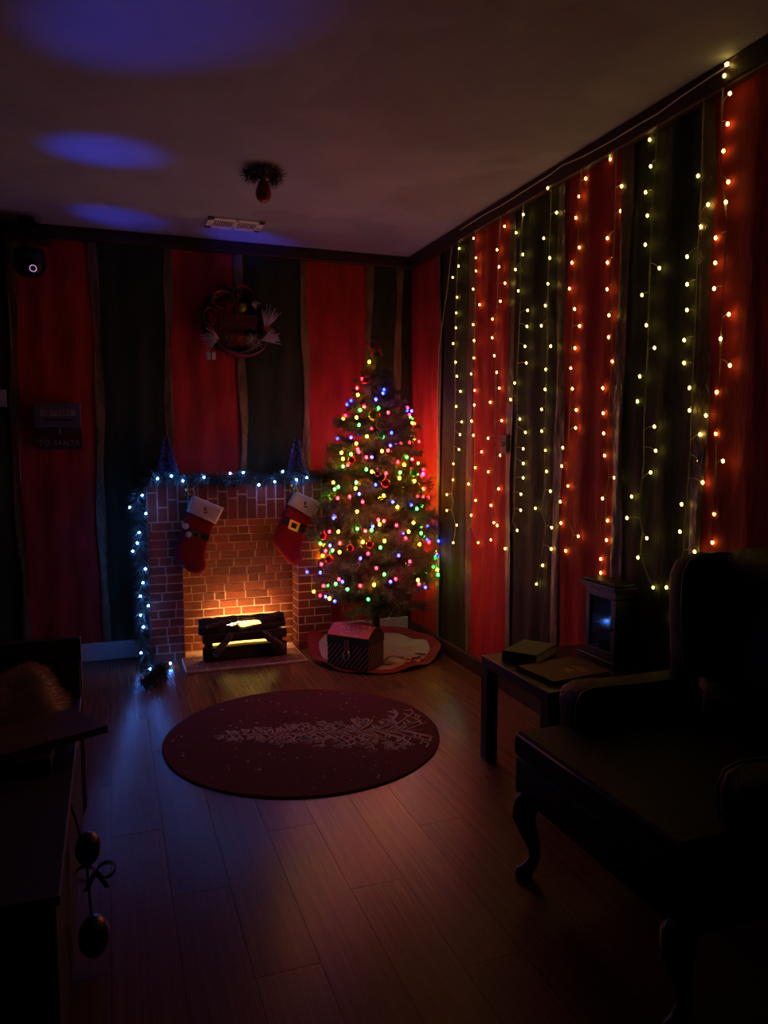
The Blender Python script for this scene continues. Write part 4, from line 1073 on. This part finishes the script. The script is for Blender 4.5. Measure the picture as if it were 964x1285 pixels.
# black ornaments and bow hanging at the side of the bench
oc = empty('ornament_swag', (-0.1, 2.25, 0.0), 'swag of black glossy balls and a bow hanging at the bench side', 'decoration')
MB().tube([(-0.138, 2.25, .47), (-0.125, 2.25, .42), (-0.10, 2.24, .30), (-0.09, 2.22, .12)], .004, 6).build('ribbon', 'felt_black', oc)
MB().ball((-0.095, 2.27, .315), .048, 3, (.75, 1, 1)).build('ball', 'camera_black', oc, True)
MB().ball((-0.085, 2.20, .085), .058, 3, (.75, 1, 1)).build('ball', 'camera_black', oc, True)
bow('bow', oc, (-0.075, 2.24, .25), .055, 'felt_black', 3)

# ---------------------------------------------------------------- back wall decorations
wr = empty('christmas_wreath', (0.85, YB - 0.06, 2.06), 'dark Christmas wreath with red ribbons, frosted sprigs and a small sign on the wall', 'wreath')
WC = Vector((0.85, YB - 0.075, 2.345)); WR = 0.205
ring = [WC + Vector((WR * math.cos(k * PI / 20), 0, WR * math.sin(k * PI / 20))) for k in range(41)]
MB().tube(ring, 0.022, 6).build('ring', 'wire_green', wr)
V, Fc = needles(ring, 0.018, 1500, 0.06, 0.004, 0, 1, .4, random.Random(44))
V = [Vector((v.x, min(v.y, YB - .03), v.z)) for v in V]
o = link('pine_needles', mesh_from('pine_needles', V, Fc, wpos(wr)), 'needle_dark', wr); o['kind'] = 'stuff'
MB().box((0.735, YB - .135, 2.285), (1.00, YB - .12, 2.385), .003).build('sign_board', 'wreath_board', wr)
for s_, z, sz in (('MERRY', 2.358, .055), ('CHRISTMAS', 2.312, .046)):
    link('lettering', text_mesh(s_, sz, .0015), 'wreath_text', wr, Vector((0.867, YB - .1365, z)) - wpos(wr), (PI / 2, 0, 0))
def sprig(c, ang, m, n=14, ln=.10, spread=.9, seed=1):
    rg = random.Random(seed); b = MB(); c = Vector(c)
    for k in range(n):
        a = ang + spread * (k / (n - 1) - .5) * 2; l_ = ln * rg.uniform(.7, 1.1)
        d = Vector((math.cos(a), rg.uniform(-.35, .0), math.sin(a)))
        b.tube([c, c + d * l_ * .5 + Vector((0, -.008, 0)), c + d * l_], [.0022, .0028, .0016], 4)
    b.build('sprig', m, wr)
yq = YB - .13
sprig((1.055, yq, 2.30), 1.25, 'sprig_white', 16, .15, .55, 1)
sprig((1.03, yq, 2.215), .35, 'sprig_white', 16, .13, .5, 2)
sprig((0.735, yq, 2.215), 3.1, 'sprig_white', 12, .12, .9, 3)
sprig((0.97, yq, 2.20), 1.6, 'sprig_white', 22, .065, 3.0, 4)
sprig((0.885, yq, 2.215), 1.6, 'sprig_orange', 18, .05, 3.0, 5)
sprig((1.05, yq, 2.29), .2, 'sprig_orange', 8, .06, 1.0, 6)
sprig((0.80, yq, 2.215), 1.6, 'needle', 18, .05, 3.0, 7)
sprig((0.97, yq, 2.45), .5, 'sprig_white', 8, .05, 1.2, 8)
MB().ball((0.90, yq + .01, 2.435), .035, 3).build('green_ball', 'olive_ball', wr, True)
def ribbon(pts, w, seed=0):
    b = MB(); pr = None
    for i, p in enumerate(pts):
        p = Vector(p); q = [b.bm.verts.new(p + Vector((0, -w, .006))), b.bm.verts.new(p + Vector((0, w, -.006)))]
        if pr: b.bm.faces.new((pr[0], pr[1], q[1], q[0]))
        pr = q
    rbn = b.build('ribbon', 'red_satin', wr, True)
    MB().tube([Vector(p) + Vector((0, -w, .006)) for p in pts], .002, 4).build('ribbon_edge', 'ribbon_edge', rbn)
def loop(cx, cz, rx, rz, a0, a1, n=14): return [(cx + rx * math.cos(a0 + (a1 - a0) * k / n), yq, cz + rz * math.sin(a0 + (a1 - a0) * k / n)) for k in range(n + 1)]
ribbon(loop(0.77, 2.47, .075, .06, -.6, 4.6), .026)
ribbon(loop(0.90, 2.49, .075, .085, 3.6, -.4), .026)
ribbon(loop(0.675, 2.355, .042, .06, 0, 6.0), .022)
ribbon([(0.866, yq, 2.56), (0.868, yq - .01, 2.50), (0.86, yq, 2.44), (0.858, yq, 2.38)], .02)
ribbon(loop(0.86, 2.27, .16, .155, 3.6, 5.9), .026)
ribbon(loop(0.90, 2.22, .17, .12, 4.2, 6.1), .022)
MB().box((0.655, YB - .10, 2.075), (0.715, YB - .07, 2.125), .004).build('small_parcel', 'sprig_white', wr)
MB().box((0.682, YB - .104, 2.074), (0.690, YB - .069, 2.126)).build('parcel_band', 'sign_blue', wr)
for k in range(16):
    a = k * 2 * PI / 16 + .2
    MB().ball((WC.x + .19 * math.cos(a), yq - .01, WC.z + .19 * math.sin(a)), .008, 1).build('berry', 'red_ball', wr, True)

lb = empty('letter_box_sign', (-0.305, YB - 0.03, 1.455), 'wall letter box board, slate grey above red, lettered for letters to Santa', 'letter box')
MB().box((-0.445, YB - .13, 1.60), (-0.168, YB - .03, 1.755), .004).build('letter_box', 'sign_blue', lb)
MB().box((-0.44, YB - .055, 1.455), (-0.165, YB - .03, 1.605), .003).build('red_board', 'sign_red', lb)
MB().box((-0.410, YB - .134, 1.672), (-0.200, YB - .128, 1.712), .001).build('name_plate', 'sign_plate', lb)
link('lettering', text_mesh('LETTERS', .040, .0008, 1.1), 'sign_dark', lb, Vector((-0.305, YB - .135, 1.691)) - wpos(lb), (PI / 2, 0, 0))
MB().box((-0.385, YB - .133, 1.640), (-0.225, YB - .1305, 1.654)).build('slot', 'vent_hole', lb)
MB().tube([(-0.300, YB - .075, 1.595), (-0.300, YB - .085, 1.57), (-0.292, YB - .085, 1.555), (-0.306, YB - .085, 1.565)], .007, 6).build('hook', 'sign_text', lb, True)
link('lettering', text_mesh('TO SANTA', .047, .0008, 1.12), 'sign_text', lb, Vector((-0.305, YB - .0565, 1.497)) - wpos(lb), (PI / 2, 0, 0))

# ---------------------------------------------------------------- things on the ceiling
cl = empty('ceiling_lamp', (0.79, 3.97, ZC), 'unlit red bulb in a ceiling socket ringed with dark tinsel', 'lamp')
MB().lathe([(0.055, 0), (0.055, -.02), (0.035, -.035), (0.028, -.05)], (0.79, 3.97, ZC), 16).build('socket', 'plate_white', cl)
MB().lathe([(.014, -.048), (.016, -.060), (.028, -.080), (.039, -.105), (.041, -.125), (.034, -.148), (.018, -.163), (.003, -.167)], (0.79, 3.97, ZC), 18).build('bulb', 'bulb_red_off', cl, True)
rgp = [(0.79 + .072 * math.cos(k * PI / 10), 3.97 + .072 * math.sin(k * PI / 10), ZC - .03) for k in range(21)]
V, Fc = needles(rgp, .022, 1100, .04, .003, 0, 1, .3, random.Random(51))
V = [Vector((v.x, v.y, min(v.z, ZC - .002))) for v in V]
o = link('tinsel_ring', mesh_from('tinsel_ring', V, Fc, wpos(cl)), 'tinsel_black', cl); o['kind'] = 'stuff'

vt = empty('air_vent', (0.80, 4.98, ZC), 'white metal air vent with two louvred grilles in the ceiling', 'vent')
vx0, vx1, vy0, vy1 = 0.625, 0.98, 4.87, 5.095
b = MB(); z0, z1 = ZC - .012, ZC - .001
b.box((vx0, vy0, z0), (vx1, vy0 + .045, z1), .002).box((vx0, vy1 - .045, z0), (vx1, vy1, z1), .002).box((vx0, vy0, z0), (vx0 + .04, vy1, z1), .002).box((vx1 - .04, vy0, z0), (vx1, vy1, z1), .002).box((.795, vy0, z0), (.815, vy1, z1), .002)
b.build('frame', 'vent_white', vt)
MB().box((vx0 + .01, vy0 + .01, ZC - .002), (vx1 - .01, vy1 - .01, ZC - .0005)).build('duct_opening', 'vent_hole', vt)
for k in range(9):
    for x0 in (.668, .818):
        x = x0 + k * .0145
        MB().box((x, vy0 + .044, z0 + .002), (x + .0065, vy1 - .044, z0 + .004)).build('slat', 'vent_white', vt)
MB().tube([(.955, 4.99, z0), (.955, 4.99, z0 - .012)], .003, 5).build('lever', 'vent_hole', vt)

sc_ = empty('ceiling_camera', (-0.44, 5.30, ZC), 'black camera with a violet ring of lights and dark tinsel at the ceiling corner', 'camera')
MB().lathe([(.05, 0), (.05, -.02), (.02, -.04), (.018, -.14)], (-0.44, 5.30, ZC), 14).build('mount', 'camera_black', sc_)
MB().lathe([(.085, .07), (.095, .02), (.095, -.04), (.075, -.075), (.05, -.09)], (-0.43, 5.29, 2.63), 18).build('housing', 'camera_black', sc_, True)
fwd = Vector((0.40, -5.25, -1.08)).normalized(); lc = Vector((-0.405, 5.20, 2.572))
MB().tube([lc - fwd * .06, lc], .038, 18).build('lens_barrel', 'camera_black', sc_, True)
u_ = fwd.cross(Vector((0, 0, 1))).normalized(); w_ = u_.cross(fwd)
for k in range(16):
    a = k * PI / 8
    bulb('ring_light', 'ring_led', sc_, lc + fwd * .002 + (u_ * math.cos(a) + w_ * math.sin(a)) * .019, .0034)
rgp = [(-0.43 + .10 * math.cos(k * PI / 10), 5.30 + .10 * math.sin(k * PI / 10), ZC - .05 - .10 * (k % 3) / 2) for k in range(21)]
V, Fc = needles(rgp, .03, 900, .06, .004, 0, 1, .3, random.Random(52))
V = [Vector((v.x, min(v.y, YB - .05), min(v.z, ZC - .002))) for v in V]
o = link('tinsel_ring', mesh_from('tinsel_ring', V, Fc, wpos(sc_)), 'tinsel_black', sc_); o['kind'] = 'stuff'

# unseen spotlight added by the left-hand wall for blue patches on ceiling and wall
pt = empty('added_spotlight', (-1.45, 4.2, 0), 'added black spotlight on a thin stand, out of view by the left-hand wall', 'lamp')
MB().lathe([(.14, 0), (.14, .012), (.012, .03), (.012, 1.0)], (-1.45, 4.2, 0), 14).build('stand', 'camera_black', pt)
MB().box((-1.53, 4.08, 1.0), (-1.37, 4.32, 1.07), .01).build('housing', 'camera_black', pt)
for k, (tx, ty, tz, pw, sz) in enumerate(((0.02, 4.0, ZC, 1.0, 13), (0.10, 5.10, ZC, 1.0, 12), (0.95, 5.30, ZC, 2.2, 9), (0.20, 2.72, ZC, 0.75, 17), (-0.25, YB - 0.01, 0.86, 0.10, 7))):
    p = Vector((-1.43, 4.11 + .06 * (k if k != 1 else 1), 1.09))
    MB().lathe([(.022, -.02), (.024, 0), (.018, .008)], p, 12).build('lens', 'lantern_glass', pt, True)
    ld = bpy.data.lights.new('beam', 'SPOT'); ld.energy = P_ADDED * pw; ld.color = (0.01, 0.07, 1.0); ld.spot_size = math.radians(sz); ld.spot_blend = 1.0; ld.shadow_soft_size = .05
    lo_ = bpy.data.objects.new('beam', ld); COL.objects.link(lo_); lo_.parent = pt
    q = p + Vector((0, 0, .03)); lo_.location = q - wpos(pt)
    lo_.rotation_euler = (Vector((tx, ty, tz)) - q).to_track_quat('-Z', 'Y').to_euler()
